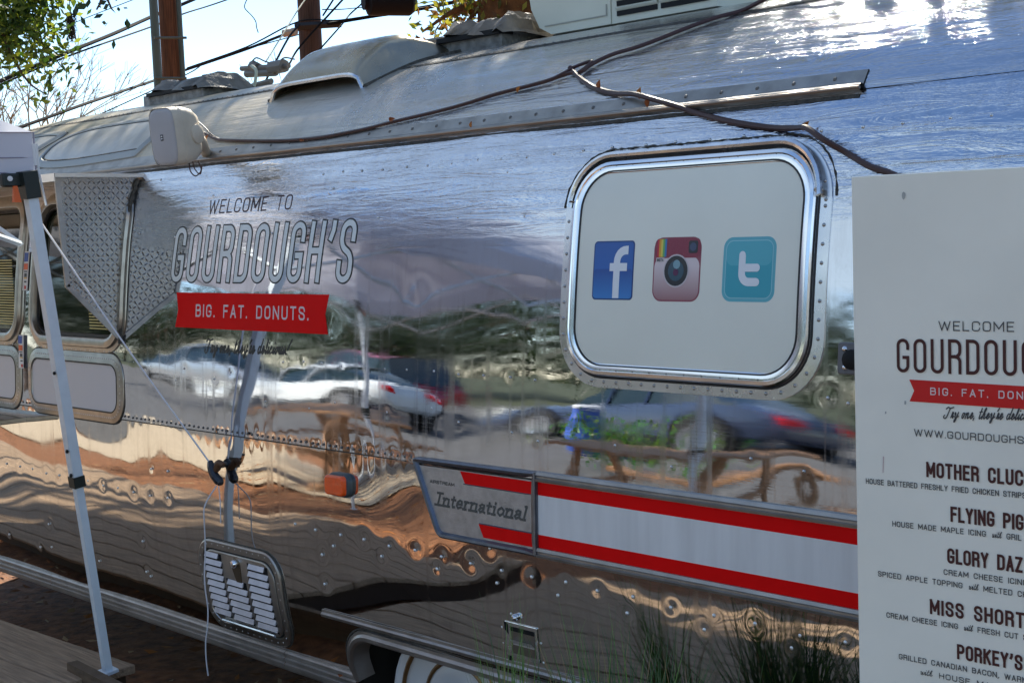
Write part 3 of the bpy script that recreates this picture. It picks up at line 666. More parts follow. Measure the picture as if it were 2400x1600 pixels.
e = [(XP, y0, 2.222), (XP, y3, z3), (XP, wy(1.545)-.01, 1.54)]
for a, b in ((e[0], e[1]), (e[1], e[2])):
    a = np.array(a); b = np.array(b); d = (b-a)/np.linalg.norm(b-a); n_ = np.array([0, -d[2], d[1]]); n_ = n_ if (n_[1] > 0) == (True) else -n_
    n_ = n_ if n_[1] > 0 or n_[2] > 0 else -n_
    m.add([a, b, b+n_*.02, a+n_*.02, a+[.006, 0, 0], b+[.006, 0, 0], b+n_*.02+[.006, 0, 0], a+n_*.02+[.006, 0, 0]], [(4, 5, 6, 7), (0, 1, 5, 4), (3, 7, 6, 2), (0, 4, 7, 3), (1, 2, 6, 5)])
m.build('edge_angle', M_RAIL, cheek)
m = MB(); m.tube([sz(XP+.006, z, .004+random.uniform(0, .005)) for z in np.linspace(2.21, 1.53, 60)], [random.uniform(.007, .014) for _ in range(60)], 6); m.build('sealant_bead', M_SEAL, TR)

# ------------------------------------------------------------------ big window with the three icons
wa, wb, wc, wd_ = -2.795, -2.040, 1.562, 2.098
pan = rr(wa, wb, wc, wd_, .105, 10)
fo = rr(wa-.033, wb+.033, wc-.028, wd_+.028, .130, 10)
m = MB(); sweep(m, rr(wa-.066, wb+.072, wc-.060, wd_+.05, .155, 10), [(.003, .001), (.002, .0055), (-.034, .0060), (-.040, .0065)]); WIN = m.build('panel_window', mat('window flange aluminium', (.78, .78, .78), .2, 1, rvar=.15, rscale=(8, 8, 8)), TR, ang=28)
tag(WIN, 'large rounded window covered by a white panel with three round cornered icons')
m = MB(); sweep(m, fo, [(.002, .006), (.001, .016), (-.003, .020), (-.012, .021), (-.015, .018), (-.020, .018), (-.031, .0155), (-.034, .013)]); m.build('window_frame', mat('polished frame aluminium', (.88, .89, .9), .10, 1, rvar=.1, rscale=(9, 9, 9)), WIN, ang=24)
m = MB(); sweep(m, pan, [(.003, .0145), (.002, .0168), (-.002, .0165), (-.003, .0135)]); m.build('inner_gasket', M_RUB, WIN)
m = MB(); sweep(m, fo, [(.009, .006), (.008, .0085), (.004, .0085), (.002, .006)]); m.build('outer_gasket', M_RUB, WIN)
m = MB(); cap(m, pan, .0135, step=.02); m.build('white_panel', M_PANE, WIN)

def even(p, st):
    p = np.vstack([p, p[:1]]); L_ = np.concatenate([[0], np.cumsum(np.hypot(*np.diff(p, axis=0).T))]); t = np.arange(0, L_[-1], st)
    return np.stack([np.interp(t, L_, p[:,0]), np.interp(t, L_, p[:,1])], -1)
m = MB(); ev = even(rr(wa-.054, wb+.057, wc-.046, wd_+.040, .143, 10), .046)
rivets_at(m, [p for p in ev if p[1] < 2.07], .0052, .0058); stuff(m.build('flange_rivets', mat('flange rivet', (.45, .45, .45), .3, 1), WIN))
m = MB(); rivets_at(m, [p for p in even(rr(wa-.017, wb+.017, wc-.012, wd_+.014, .115, 10), .06) if p[1] < 1.56 or p[1] > 2.08], .0026, .0178, 6); stuff(m.build('frame_screws', M_RIVD, WIN))
# rain cap along the top and sealant above it
m = MB(); sweep(m, top_arc(wa-.040, wb+.042, wd_+.040, .135, 2.02), [(-.004, .006), (-.004, .024), (.002, .028), (.010, .026), (.012, .018)], closed=False); m.build('rain_cap', M_TRIM, WIN, ang=28)
m = MB(); tp2 = densify(top_arc(wa-.078, wb+.084, wd_+.066, .16, 2.02), False, .014); m.tube([sz(p[0], p[1]+random.uniform(-.0015, .0015), .002) for p in tp2], [random.uniform(.001, .0042) for _ in tp2], 5); m.build('sealant_line', M_SEAL, WIN)
# icons: flat print on the panel
OP = .0138
def icon(s0, s1, z0, z1, r, mt, off): 
    mm = MB(); cap(mm, rr(s0, s1, z0, z1, r), off, step=.03); return mm
def fin(mm, nm, mt, lab=None):
    o = mm.build(nm, mt, WIN); 
    if lab: o['label'] = lab
    return o
ia, ib = (W('J', 262, 645)[0], W('J', 235, 972)[1]), (W('J', 495, 640)[0], W('J', 255, 645)[1])
fs0, fs1, fz0, fz1 = -2.733, -2.582, 1.744, 1.906
fin(icon(fs0, fs1, fz0, fz1, .012, None, OP), 'icon_tile', mat('deep navy', (.02, .07, .22), .35), 'dark blue square icon with white letter f')
def grad(name, cA, cB, z0, z1, rough=.35):
    """printed two tone gradient, part of the artwork"""
    m_ = bpy.data.materials.new(name); m_.use_nodes = True; t = m_.node_tree; b = t.nodes['Principled BSDF']; b.inputs['Roughness'].default_value = rough
    co = t.nodes.new('ShaderNodeTexCoord'); sp = t.nodes.new('ShaderNodeSeparateXYZ'); r = t.nodes.new('ShaderNodeMapRange'); r.inputs[1].default_value = z0; r.inputs[2].default_value = z1
    mx_ = t.nodes.new('ShaderNodeMixRGB'); mx_.inputs[1].default_value = (*cA, 1); mx_.inputs[2].default_value = (*cB, 1)
    t.links.new(co.outputs['Object'], sp.inputs[0]); t.links.new(sp.outputs[2], r.inputs[0]); t.links.new(r.outputs[0], mx_.inputs[0]); t.links.new(mx_.outputs[0], b.inputs['Base Color']); return m_
fin(icon(fs0+.004, fs1-.004, fz0+.004, fz1-.004, .010, None, OP+.0004), 'icon_face', grad('icon blue print', (.03, .16, .52), (.035, .13, .42), fz0, fz1))
fin(icon(fs0+.004, fs1-.004, fz0+.004, (fz0+fz1)/2+.004, .010, None, OP+.0007), 'icon_gloss', grad('icon lower blue', (.05, .25, .62), (.025, .10, .36), fz0, (fz0+fz1)/2))
mm = MB(); cx = fs1-.062; pts = round_poly([(cx, fz0+.004, 0), (cx, fz1-.028, 1), (cx+.042, fz1-.028, 0)], .03)
pts = round_poly([(cx, fz0+.0145, 0), (cx, fz1-.026, 1), (cx+.040, fz1-.026, 0)], .032); ribbon(mm, pts, .0235, sz, OP+.0011, ext=.0)
mm.add([sz(cx-.0118, fz0+.005, OP+.0011), sz(cx+.0118, fz0+.005, OP+.0011), sz(cx+.0118, fz0+.016, OP+.0011), sz(cx-.0118, fz0+.016, OP+.0011)], [(0, 1, 2, 3)])
ribbon(mm, np.array([(cx-.026, fz0+.090), (cx+.038, fz0+.090)]), .022, sz, OP+.0013); fin(mm, 'letter_f', mat('icon white', (.82, .85, .88), .35))
# camera icon
ks0, ks1, kz0, kz1 = -2.512, -2.350, 1.742, 1.912
fin(icon(ks0, ks1, kz0, kz1, .030, None, OP), 'icon_tile', mat('icon plum', (.30, .07, .10), .35), 'retro camera icon with rainbow stripe and round lens')
fin(icon(ks0+.004, ks1-.004, kz0+.004, kz1-.052, .026, None, OP+.0004), 'camera_body', grad('camera body print', (.34, .15, .16), (.74, .62, .62), kz0, kz1-.075))
fin(icon(ks0+.003, ks1-.003, kz1-.055, kz1-.003, .016, None, OP+.0006), 'camera_top', mat('camera leather', (.30, .055, .085), .5, bump=.3, bscale=300))
for j, c in enumerate(((.55, .03, .05), (.75, .35, .03), (.75, .62, .10), (.15, .42, .12), (.05, .20, .45))):
    mm = MB(); x = ks0+.011+j*.0066; cap(mm, np.array([(x, kz1-.052), (x+.0066, kz1-.052), (x+.0066, kz1-.0045), (x, kz1-.0045)]), OP+.0009); fin(mm, 'rainbow_stripe', mat('print %s' % 'red orange yellow green blue'.split()[j], c, .4))
kc = ((ks0+ks1)/2-.001, (kz0+kz1)/2-.004)
def disc(c, r, off, n=28):
    p = np.array([(c[0]+r*math.cos(q), c[1]+r*math.sin(q)) for q in np.linspace(0, 2*math.pi, n, endpoint=False)]); mm = MB(); cap(mm, p, off); return mm
fin(disc(kc, .044, OP+.0010), 'lens_ring', mat('lens ring print', (.62, .55, .56), .4)); fin(disc(kc, .040, OP+.0013), 'lens_rim', mat('lens black', (.012, .015, .022), .25))
fin(disc(kc, .027, OP+.0016), 'lens_glass', mat('lens teal', (.02, .07, .11), .2)); fin(disc((kc[0]+.002, kc[1]+.017), .012, OP+.0019), 'lens_glint', mat('lens pale teal', (.20, .36, .42), .3)); fin(disc((kc[0], kc[1]-.004), .009, OP+.0020), 'lens_core', mat('lens purple', (.09, .01, .07), .3))
fin(icon(ks1-.043, ks1-.012, kz1-.043, kz1-.010, .006, None, OP+.0010), 'viewfinder', mat('finder black', (.02, .02, .03), .3)); fin(disc((ks1-.0275, kz1-.0265), .011, OP+.0014), 'viewfinder_glass', mat('finder blue', (.05, .07, .14), .3))
mm = MB(); cap(mm, np.array([(ks0+.010, kz1-.066), (ks0+.038, kz1-.066), (ks0+.038, kz1-.054), (ks0+.010, kz1-.054)]), OP+.0009); fin(mm, 'name_tab', mat('tab cream', (.7, .62, .6), .4))
mm = MB(); text(mm, 'Insta'.upper().replace('NSTA', 'NSTA'), (ks0+.013, kz1-.064), (ks0+.035, kz1-.064), .008, .0012, sz, OP+.0012); fin(mm, 'tab_lettering', M_BLACK)
# letter t icon
ts0, ts1, tz0, tz1 = -2.277, -2.112, 1.744, 1.908
fin(icon(ts0, ts1, tz0, tz1, .028, None, OP), 'icon_tile', mat('icon aqua', (.12, .46, .54), .35), 'aqua rounded icon with white letter t')
fin(icon(ts0+.008, ts1-.008, tz0+.008, tz1-.008, .022, None, OP+.0004), 'icon_border', mat('icon pale aqua', (.30, .62, .68), .35))
fin(icon(ts0+.0105, ts1-.0105, tz0+.0105, tz1-.0105, .020, None, OP+.0007), 'icon_face', mat('icon teal', (.04, .38, .47), .35))
fin(icon(ts0+.0105, ts1-.0105, tz0+.092, tz1-.0105, .020, None, OP+.0009), 'icon_gloss', mat('icon light teal', (.09, .45, .53), .35))
mm = MB(); cx = ts0+.062; ribbon(mm, round_poly([(cx, tz1-.046, 0), (cx, tz0+.050, 1), (cx+.046, tz0+.050, 0)], .022), .021, sz, OP+.0013, ext=.0)
ribbon(mm, np.array([(cx, tz1-.078), (cx+.046, tz1-.078)]), .020, sz, OP+.0015)
for c in ((cx, tz1-.046), (cx+.046, tz0+.050), (cx+.046, tz1-.078), (cx, tz1-.078)):
    p = np.array([(c[0]+.0103*math.cos(q), c[1]+.0103*math.sin(q)) for q in np.linspace(0, 6.283, 16, endpoint=False)]); cap(mm, p, OP+.0017)
fin(mm, 'letter_t', MATS['icon white'])

# ------------------------------------------------------------------ striped band and name plate
npA = -2.948
def band(name, mt, z0, z1, off0, off1, a=npA, b=X1, lab=None):
    m = MB(); 
    for x in (0,):
        p = []; seg = rng_(a, b, .1)
        sweep(m, [(s, (z0+z1)/2) for s in seg], [((z1-z0)/2, off0), ((z1-z0)/2, off1), (-(z1-z0)/2, off1), (-(z1-z0)/2, off0)], closed=False)
    o = m.build(name, mt, TR, ang=30); 
    if lab: o['label'] = lab
    return o
band('stripe', M_RED, 1.1700, 1.2085, .0055, .0062, lab='upper red stripe'); band('stripe', M_STRIPE, 1.0530, 1.1700, .0055, .0060, lab='broad silver white stripe'); band('stripe', M_RED, 1.0125, 1.0530, .0055, .0062, lab='lower red stripe')
band('stripe_backing', M_TRIM, 1.0, 1.222, .0005, .0055)
for zc, sg in ((1.224, 1), (.999, -1)):
    m = MB(); sweep(m, [(s, zc) for s in rng_(npA, X1, .1)], [(-.016, .001), (-.015, .012), (-.006, .015), (-.002, .011), (.003, .011), (.006, .017), (.013, .015), (.014, .001)], closed=False)
    m.build('band_moulding', M_RAIL, TR, ang=25)
out_ = np.array([W('I', 60, 478), W('I', 235, 1018), (npA, .988), (npA, 1.238)])[::1]
def rc(p, r):   # round chosen corners of a closed polygon (first two)
    n = len(p); o = []
    for i in range(n):
        a, b, c = p[i-1], p[i], p[(i+1) % n]; rr_ = r[i]
        if rr_ == 0: o.append(b); continue
        u1 = (a-b)/np.hypot(*(a-b)); u2 = (c-b)/np.hypot(*(c-b))
        for t in np.linspace(0, 1, 6): o.append((b+u1*rr_)*(1-t)**2+2*b*t*(1-t)+(b+u2*rr_)*t*t)
    return densify(np.array(o), True, .05)
op = rc(out_, [.03, .03, 0, 0])
m = MB(); sweep(m, op, [(.0, .001), (-.001, .016), (-.006, .020), (-.014, .018), (-.020, .008)]); NPL = m.build('name_plate', mat('dark plate border', (.16, .17, .20), .35, .9, var=.2, vscale=30), TR, ang=28); tag(NPL, 'slanted cast name plate reading International at the left end of the stripes')
ip = rc(np.array([W('I', 92, 535), W('I', 222, 982), (npA+.0, 1.006), (npA+.0, 1.212)]), [.012, .012, 0, 0])
m = MB(); cap(m, ip, .0085); m.build('plate_field', M_DULL, NPL)
def poly4(name, p, mt, off, par=NPL, lab=None):
    m = MB(); p = densify(np.array(p, float), True, .03); cap(m, p, off); o = m.build(name, mt, par)
    if lab: o['label'] = lab
    return o
poly4('red_bar', [(-3.285, 1.2075), (-3.263, 1.1705), (npA-.002, 1.1705), (npA-.002, 1.2075)], M_RED, .0095); poly4('red_bar', [(-3.203, 1.0525), (-3.182, 1.0130), (npA-.002, 1.0130), (npA-.002, 1.0525)], M_RED, .0095)
for z, x in ((1.169, -3.27), (1.0545, -3.20)):
    m = MB(); sweep(m, [(x, z), (npA-.004, z)], [(-.002, .0085), (0, .011), (.002, .0085)], closed=False); m.build('plate_ridge', MATS['dark plate border'], NPL)
m = MB(); sweep(m, [(npA, 1.0), (npA, 1.22)], [(-.003, .006), (-.002, .0125), (.002, .0125), (.003, .006)], closed=False); m.build('plate_joint', MATS['dark plate border'], NPL)
ink = mat('worn plate lettering', (.10, .105, .10), .6, .3)
m = MB(); text(m, 'International', (W('I', 205, 812)[0], 1.086), (W('I', 822, 905)[0], 1.086), .046, .0078, sz, .0092, gap=.10, slant=.36, tab=SER); o = m.build('lettering', ink, NPL); o['label'] = 'raised italic word International'
m = MB(); text(m, 'AIRSTREAM', (-3.430, 1.156), (-3.312, 1.156), .011, .0022, sz, .0092, gap=.4); o = m.build('lettering', ink, NPL); o['label'] = 'small worn capitals above the italic word'

# ------------------------------------------------------------------ painted lettering on the polished side
def lab_text(s, A, B, h, wd, mt, lab, **kw):
    m = MB(); text(m, s, A, B, h, wd, szd, kw.pop('off', .0006), **kw); o = m.build('lettering', mt, TR, smooth=True); o['label'] = lab; return o
a = W('G', 362, 323); b = W('G', 868, 292)
lab_text('WELCOME TO', (a[0], 2.049), (b[0], 2.049), W('G', 365, 238)[1]-a[1], .0055, M_DARK, 'thin brown capitals WELCOME TO', gap=.55, slant=.06)
a = W('G', 128, 735); b = W('G', 1228, 740); zt0 = W('G', 180, 408)[1]
hb = zt0-a[1]+.002
lab_text('GOURDOUGH’S', (a[0]+.004, 1.789), (b[0]+.004, 1.789), hb, .0205, M_INK, 'tall condensed outline letters GOURDOUGH’S, dark outline', gap=.80, slant=.10, extra=.0115)
lab_text('GOURDOUGH’S', (a[0]+.004, 1.789), (b[0]+.004, 1.789), hb, .0205, M_SILV, 'pale fill of the tall condensed letters', gap=.80, slant=.10, off=.0010)
z0, z1 = 1.611, 1.7475
poly = [(-4.989, z0), (-3.980, z0), (-3.999, (z0+z1)/2), (-3.981, z1), (-4.989, z1), (-4.971, (z0+z1)/2)]
m = MB(); q = []
N = 12
vs = []
for i in range(N+1):
    z = z0+(z1-z0)*i/N; t = 1-abs(i/N-.5)*2
    vs += [szd(s, z, .0005) for s in np.linspace(-4.989+.018*t, -3.980-.019*t, 9)]
m.add(vs, [(j*9+i, j*9+i+1, j*9+i+10, j*9+i+9) for j in range(N) for i in range(8)]); o = m.build('banner', M_RED, TR); o['label'] = 'red ribbon banner with notched ends'
a = W('G', 287, 944); b = W('G', 978, 970)
lab_text('BIG. FAT. DONUTS.', (a[0], 1.6545), (b[0], 1.6560), .0485, .0072, mat('pale pink print', (.78, .62, .62), .4), 'white condensed capitals BIG. FAT. DONUTS. on the banner', gap=.75, off=.0009)
a = W('G', 338, 1172); b = W('G', 848, 1185)
lab_text("Try one, they're delicious!", (a[0], a[1]+.002), (b[0], b[1]+.002), .056, .0064, M_INK, 'black brush script Try one, they’re delicious!', gap=.02, slant=.30, tab=CUR, cur=True, step=.006)

# ------------------------------------------------------------------ small fittings
# amber marker light
a, b = W('H', 1300, 890)[0], W('H', 1495, 890)[0]; c = -3.905
m = MB(); raised(m, rr(c-.062, c+.060, 1.058, 1.140, .03), .0, .020, .008); ML = m.build('marker_light', mat('grey lamp base', (.07, .09, .10), .4, .2), TR); tag(ML, 'amber side marker light with grey base')
m = MB(); raised(m, rr(c-.056, c+.050, 1.065, 1.133, .016), .018, .037, .007); m.build('amber_lens', mat('amber plastic', (1., .10, .003), .25, bump=.2, bscale=160, coat=.6, var=.12, vscale=50), ML)
# louvred vent door
va, vb, vc, vd = -4.868, -4.305, .425, .795
fp = rr(va, vb, vc, vd, .10)
m = MB(); sweep(m, fp, [(.0, .001), (.0, .008), (-.006, .012), (-.032, .010), (-.036, .004)]); VD = m.build('vent_door', mat('vent frame metal', (.42, .40, .37), .28, 1, rvar=.15), TR, ang=28); tag(VD, 'louvred access door low on the side with rounded riveted frame')
m = MB(); raised(m, rr(va+.038, vb-.038, vc+.038, vd-.038, .075), .0, .012, .005); m.build('door_panel', mat('vent door metal', (.50, .48, .45), .3, 1, rvar=.15, var=.2, vscale=9), VD)
m = MB(); rivets_at(m, even(rr(va+.016, vb-.016, vc+.016, vd-.016, .09), .040), .0036, .0105, 6); stuff(m.build('frame_rivets', M_RIV, VD))
m = MB(); sweep(m, rr(va+.036, vb-.036, vc+.036, vd-.036, .076), [(.002, .006), (0, .0095), (-.003, .006)]); sweep(m, fp, [(.001, .002), (.0045, .003), (.007, .0005)]); m.build('door_gap', M_SEAL, VD)
m = MB(); m.tube([sz(s, vc+.05, .018) for s in np.linspace(va+.11, vb-.1, 12)], .0065, 8); m.build('hinge', M_TRIM, VD)
lm = mat('louvre aluminium', (.62, .61, .66), .5, .45, var=.15, vscale=20)
for (x0_, x1_, zt_, cnt) in ((-4.808, -4.690, .745, 9), (-4.668, -4.535, .655, 6), (-4.508, -4.378, .738, 9)):
    for j in range(cnt):
        z = zt_-j*.0285; m = MB(); e0 = .0125
        x0j = x0_+(0.0 if j else .006); x1j = x1_-(.0 if j else .02)
        m.add([sz(x0j, z, e0), sz(x1j, z, e0), sz(x1j, z-.0175, e0+.009), sz(x0j, z-.0175, e0+.009), sz(x0j+.003, z-.017, e0), sz(x1j-.003, z-.017, e0)], [(0, 1, 2, 3), (3, 2, 5, 4), (0, 3, 4), (1, 5, 2)])
        m.build('louvre', lm, VD, smooth=False)
        m = MB()
for (x0_, x1_, zt_, cnt) in ((-4.808, -4.690, .745, 9), (-4.668, -4.535, .655, 6), (-4.508, -4.378, .738, 9)):
    m = MB()
    for j in range(cnt):
        z = zt_-j*.0285; m.add([sz(x0_-.007, z+.001, .0123), sz(x1_-.001, z+.001, .0123), sz(x1_-.001, z-.028, .0123), sz(x0_-.007, z-.028, .0123)], [(0, 1, 2, 3)])
    m.build('louvre_gap_shade', M_BLACK, VD, smooth=False)['kind'] = 'stuff'  # flat black strips painting the gap and shadow under and left of each louvre
kx, kz_ = W('F', 1880, 575)
m = MB(); raised(m, rc(np.array([(kx-.035, kz_-.01), (kx-.005, kz_-.085), (kx+.028, kz_-.085), (kx+.030, kz_+.015), (kx-.01, kz_+.032)]), [.012]*5), .010, .014, .003); m.build('lock_recess', mat('lock recess', (.16, .13, .09), .35, .9), VD)
m = MB(); m.lathe([(.017, 0), (.017, .010), (.012, .018), (.001, .020)], sz(kx-.003, kz_+.005, .012), wn(kz_), 14); m.build('lock_knob', mat('chrome', (.9, .9, .92), .06, 1), VD)
# straight moulding over the wheel opening, arch trim
m = MB(); a = W('M', 770, 612); b = W('M', 2352, 985)
sweep(m, densify(np.array([(a[0], .622), (-1.1, .642)]), False, .1), [(-.012, .001), (-.012, .006), (-.003, .007), (.002, .014), (.012, .013), (.016, .001)], closed=False); m.build('wheel_moulding', M_RAIL, TR, ang=26)
arch = [(WA['s0'], z) for z in np.linspace(.385, WA['z1']-WA['r'], 4)]+[(WA['s0']+WA['r']-WA['r']*math.cos(q), WA['z1']-WA['r']+WA['r']*math.sin(q)) for q in np.linspace(.15, math.pi/2, 9)]
arch += [(s, WA['z1']) for s in np.arange(WA['s0']+WA['r']+.1, WA['s1']-WA['r'], .12)]+[(WA['s1']-WA['r']+WA['r']*math.sin(q), WA['z1']-WA['r']+WA['r']*math.cos(q)) for q in np.linspace(0, 1.42, 9)]+[(WA['s1'], z) for z in np.linspace(WA['z1']-WA['r'], .385, 4)]
m = MB(); sweep(m, np.array(arch), [(.026, -.05), (.010, -.004), (.008, .010), (.0, .017), (-.012, .016), (-.020, .008), (-.030, .006), (-.032, .0)], closed=False); m.build('arch_trim', M_RAIL, TR, ang=26)
m = MB(); sweep(m, np.array(arch), [(-.034, .0012), (-.037, .004), (-.041, .0012)], closed=False); m.build('arch_seal', M_SEAL, TR)
# wheels
for wx in (-3.52, -2.62, -1.72):
    tc_ = np.array([wx, .24, .345])
    m = MB(); m.lathe([(.286, .098), (.305, .108), (.335, .07), (.345, 0), (.335, -.09), (.30, -.11), (.2, -.11)], tc_, (0, -1, 0), 36, False, True); wh = m.build('wheel', mat('tyre rubber', (.02, .02, .02), .85, bump=.3, bscale=60), TR, ang=50)
    m = MB(); m.lathe([(.292, .100), (.294, .122), (.28, .126), (.255, .112), (.225, .085), (.16, .080), (.12, .10), (.10, .128), (.05, .134), (.001, .134)], tc_, (0, -1, 0), 36, False, False); m.build('wheel_rim', mat('white wheel paint', (.72, .72, .72), .35, coat=.3), wh)
    m = MB(); m.lathe([(.262, .117), (.254, .1205), (.245, .112)], tc_, (0, -1, 0), 36, False, False); m.lathe([(.178, .083), (.170, .087), (.162, .083)], tc_, (0, -1, 0), 36, False, False); m.build('rim_ring', mat('bronze ring', (.30, .18, .08), .4, .8), wh)
# recessed latch near the wheel and latch beside the menu
a = W('M', 1848, 640); b = W('M', 1995, 765)
m = MB(); raised(m, rr(-3.115, -2.975, .655, .765, .004), .0, .005, .002); LT = m.build('recessed_latch', M_TRIM, TR); tag(LT, 'small recessed latch above the wheel opening')
m = MB(); cap(m, rr(-3.088, -2.985, .668, .752, .003), .0056); m.build('latch_recess', mat('recess metal', (.30, .27, .24), .3, .9), LT)
m = MB(); m.add([sz(-3.082, .700, .006), sz(-2.988, .700, .006), sz(-2.988, .716, .018), sz(-3.082, .716, .018), sz(-3.082, .696, .0062), sz(-2.988, .696, .0062)], [(0, 1, 2, 3), (4, 5, 1, 0)]); m.build('latch_paddle', mat('bright paddle', (.8, .8, .82), .3, .8), LT)
m = MB(); m.add([sz(-3.115, .765, .0058), sz(-3.098, .755, .0058), sz(-3.098, .62, .0058), sz(-3.112, .62, .0058)], [(0, 1, 2, 3)]); cap(m, rr(-3.09, -2.985, .738, .752, .002), .0062); m.build('latch_shadow_gap', M_BLACK, LT)
m = MB(); m.lathe([(.011, 0), (.011, .012), (.007, .018), (.001, .019)], sz(-3.062, .784, .001), wn(.78), 12); m.build('latch_lock', MATS['chrome'], LT)
m = MB(); rivets_at(m, [(-3.085, .79), (-3.04, .787), (-3.13, .74), (-3.13, .69), (-2.965, .72), (-2.962, .66), (-3.10, .60), (-3.05, .60)], .004, .001); stuff(m.build('latch_rivets', MATS['bright rivet'], LT))
m = MB(); raised(m, rr(-1.925, -1.80, 1.575, 1.652, .010), .001, .008, .003); L2 = m.build('bracket', mat('dull bracket', (.17, .17, .18), .5, .7), TR); tag(L2, 'small black and grey bracket beside the menu board')
m = MB(); m.lathe([(.022, 0), (.026, .012), (.024, .034), (.012, .040), (.001, .04)], sz(-1.868, 1.612, .006), wn(1.6), 12); m.build('bracket_socket', M_BLACK, L2)
m = MB(); rivets_at(m, [(-1.905, 1.636), (-1.903, 1.592)], .008, .008); stuff(m.build('bracket_screws', M_TRIM, L2))

# ------------------------------------------------------------------ roof gear
def ztop(y): return float(np.interp(y, TY, TZ))
# aluminium air scoop with its mouth towards the camera side
def scoop():
    a = np.array(on('A', 1865, 690, 1, .42)); b = np.array(on('B', 150, 595, 1, .42)); x0, x1 = a[0], b[0]; xm = (x0+x1)/2; hw = (x1-x0)/2
    m = MB(); N, M_ = 22, 16; v = []
    for j in range(M_+1):
        t = j/M_; y = .42+.40*t; zt = ztop(y)+float(np.interp(t, [0, .07, .16, .35, .55, .8, 1], [.062, .088, .110, .135, .130, .080, .010]))*(1+.0*t)
        for i in range(N+1):
            q = i/N*2-1; x = xm+hw*q*(1+.06*t)+(.10*t*t if q > 0 else 0)
            pf = (1-abs(q)**7)**(.5); base = ztop(y+.0)-.004
            v.append((x, y, base+(max(zt, base+.0)-base)*pf))
    m.add(v, [(j*(N+1)+i, j*(N+1)+i+1, (j+1)*(N+1)+i+1, (j+1)*(N+1)+i) for j in range(M_) for i in range(N)])
    sc_ = m.build('air_scoop', mat('scoop aluminium', (.40, .36, .28), .16, .9, bump=.2, bscale=7, rvar=.18, rscale=(4, 4, 4), var=.2, vscale=6), TR, ang=70)
    rim = np.array([v[i] for i in range(N+1)]); m = MB(); m.tube(rim, .009, 6); m.build('scoop_rim', M_TRIM, sc_)
    m = MB(); inner = [(p[0], p[1]+.13, p[2]-.004) for p in rim]; mid = [(p[0], p[1]+.13, ztop(.55)-.01) for p in rim]
    m.add(inner+mid, [(i, i+1, N+2+i, N+1+i) for i in range(N)]); m.build('scoop_throat', mat('rusty throat', (.16, .06, .025), .8, var=.5, vscale=14), sc_)
    m = MB(); m.tube(catmull([(x0-.01, .42, ztop(.42)+.004), (x0+.0, .6, ztop(.6)+.004), (x0+.02, .83, ztop(.83)+.004), (x1+.11, .83, ztop(.83)+.006), (x1+.05, .65, ztop(.65)+.004), (x1+.01, .42, ztop(.42)+.004)], 6), .012, 6); m.build('scoop_sealant', M_SEAL, sc_)
scoop()
def tarp(x0, x1, y0, y1, z0, h, lab, seed, mt):
    rs = np.random.RandomState(seed); m = MB(); m.box((x0-.05, y0, z0-.1), (x1-.06, y1, z0+h*.45)); bx_ = m.build('roof_vent', mat('crumpled grey wrap', (.24, .24, .23), .7, bump=1, bscale=30, var=.5, vscale=20), TR); tag(bx_, lab)
    N, M_ = 26, 12; m = MB(); v = []
    for j in range(M_+1):
        for i in range(N+1):
            a, b = i/N, j/M_; e = min(a, 1-a)*7; e2 = min(b, 1-b)*5; k = min(1, e)*min(1, e2)
            v.append((x0+(x1-x0)*a+rs.uniform(-.01, .01), y0-.03+(y1-y0+.06)*b+rs.uniform(-.008, .008)+.02*math.sin(a*19), z0+h*.46+(h*.5)*k+rs.uniform(-.007, .007)*k+.010*math.sin(a*7+b*4)-(.02 if e < .3 else 0)))
    m.add(v, [(j*(N+1)+i, j*(N+1)+i+1, (j+1)*(N+1)+i+1, (j+1)*(N+1)+i) for j in range(M_) for i in range(N)]); m.build('vent_tarp', mt, bx_, ang=24)
    m = MB(); m.box((x0+.02, y0-.025, z0+h*.36), (x1-.05, y0+.05, z0+h*.5)); m.build('vent_gap', M_BLACK, bx_)
zr = ztop(.78)
a = on('A', 1025, 690, 1, .78); b = on('A', 1490, 670, 1, .78)
tarp(a[0], b[0]-.05, .78, 1.06, zr, .12, 'low roof vent wrapped in crumpled dark tarp, beyond the speaker', 3, mat('dark grey tarp', (.17, .16, .145), .5, bump=.5, bscale=22, var=.4, vscale=14))
a = on('B', 665, 300, 1, .78); b = on('B', 1290, 290, 1, .78)
tarp(a[0], b[0]-.08, .78, 1.06, zr+.0, .13, 'roof vent wrapped in crumpled brown tarp, beside the air conditioner', 8, mat('brown grey tarp', (.22, .175, .13), .45, bump=.5, bscale=22, var=.45, vscale=14))
# air conditioner
AY0, AY1 = .86, 1.62
ax0, ax1 = -3.80, -2.915; az0, az1 = 2.652, 3.02
acm = mat('ivory ac plastic', (.66, .66, .54), .55, var=.06, vscale=5)
m = MB(); m.box((ax0+.09, AY0+.05, az0-.05), (ax1-.05, AY1-.05, az0+.005)); AC = m.build('air_conditioner', M_BLACK, TR); tag(AC, 'large ivory box air conditioner with slotted grilles on the roof')
prof = [(ax0+.13, az0), (ax0+.07, az0+.03), (ax0+.03, az0+.10), (ax0+.012, az0+.2), (ax0+.03, az1), (ax1, az1), (ax1, az0)]
n = len(prof); m = MB(); xs_ = -3.378
def slab(pr, y0, y1, nm):
    m = MB(); n = len(pr); m.add([(x, y0, z) for x, z in pr]+[(x, y1, z) for x, z in pr], [tuple(range(n)), tuple(range(2*n-1, n-1, -1))]+[(i, n+i, n+(i+1) % n, (i+1) % n) for i in range(n)])
    return m.build(nm, acm, AC, smooth=False)
slab([p for p in prof[:5]]+[(xs_-.0015, az1), (xs_-.0015, az0)], AY0, AY1, 'shroud')
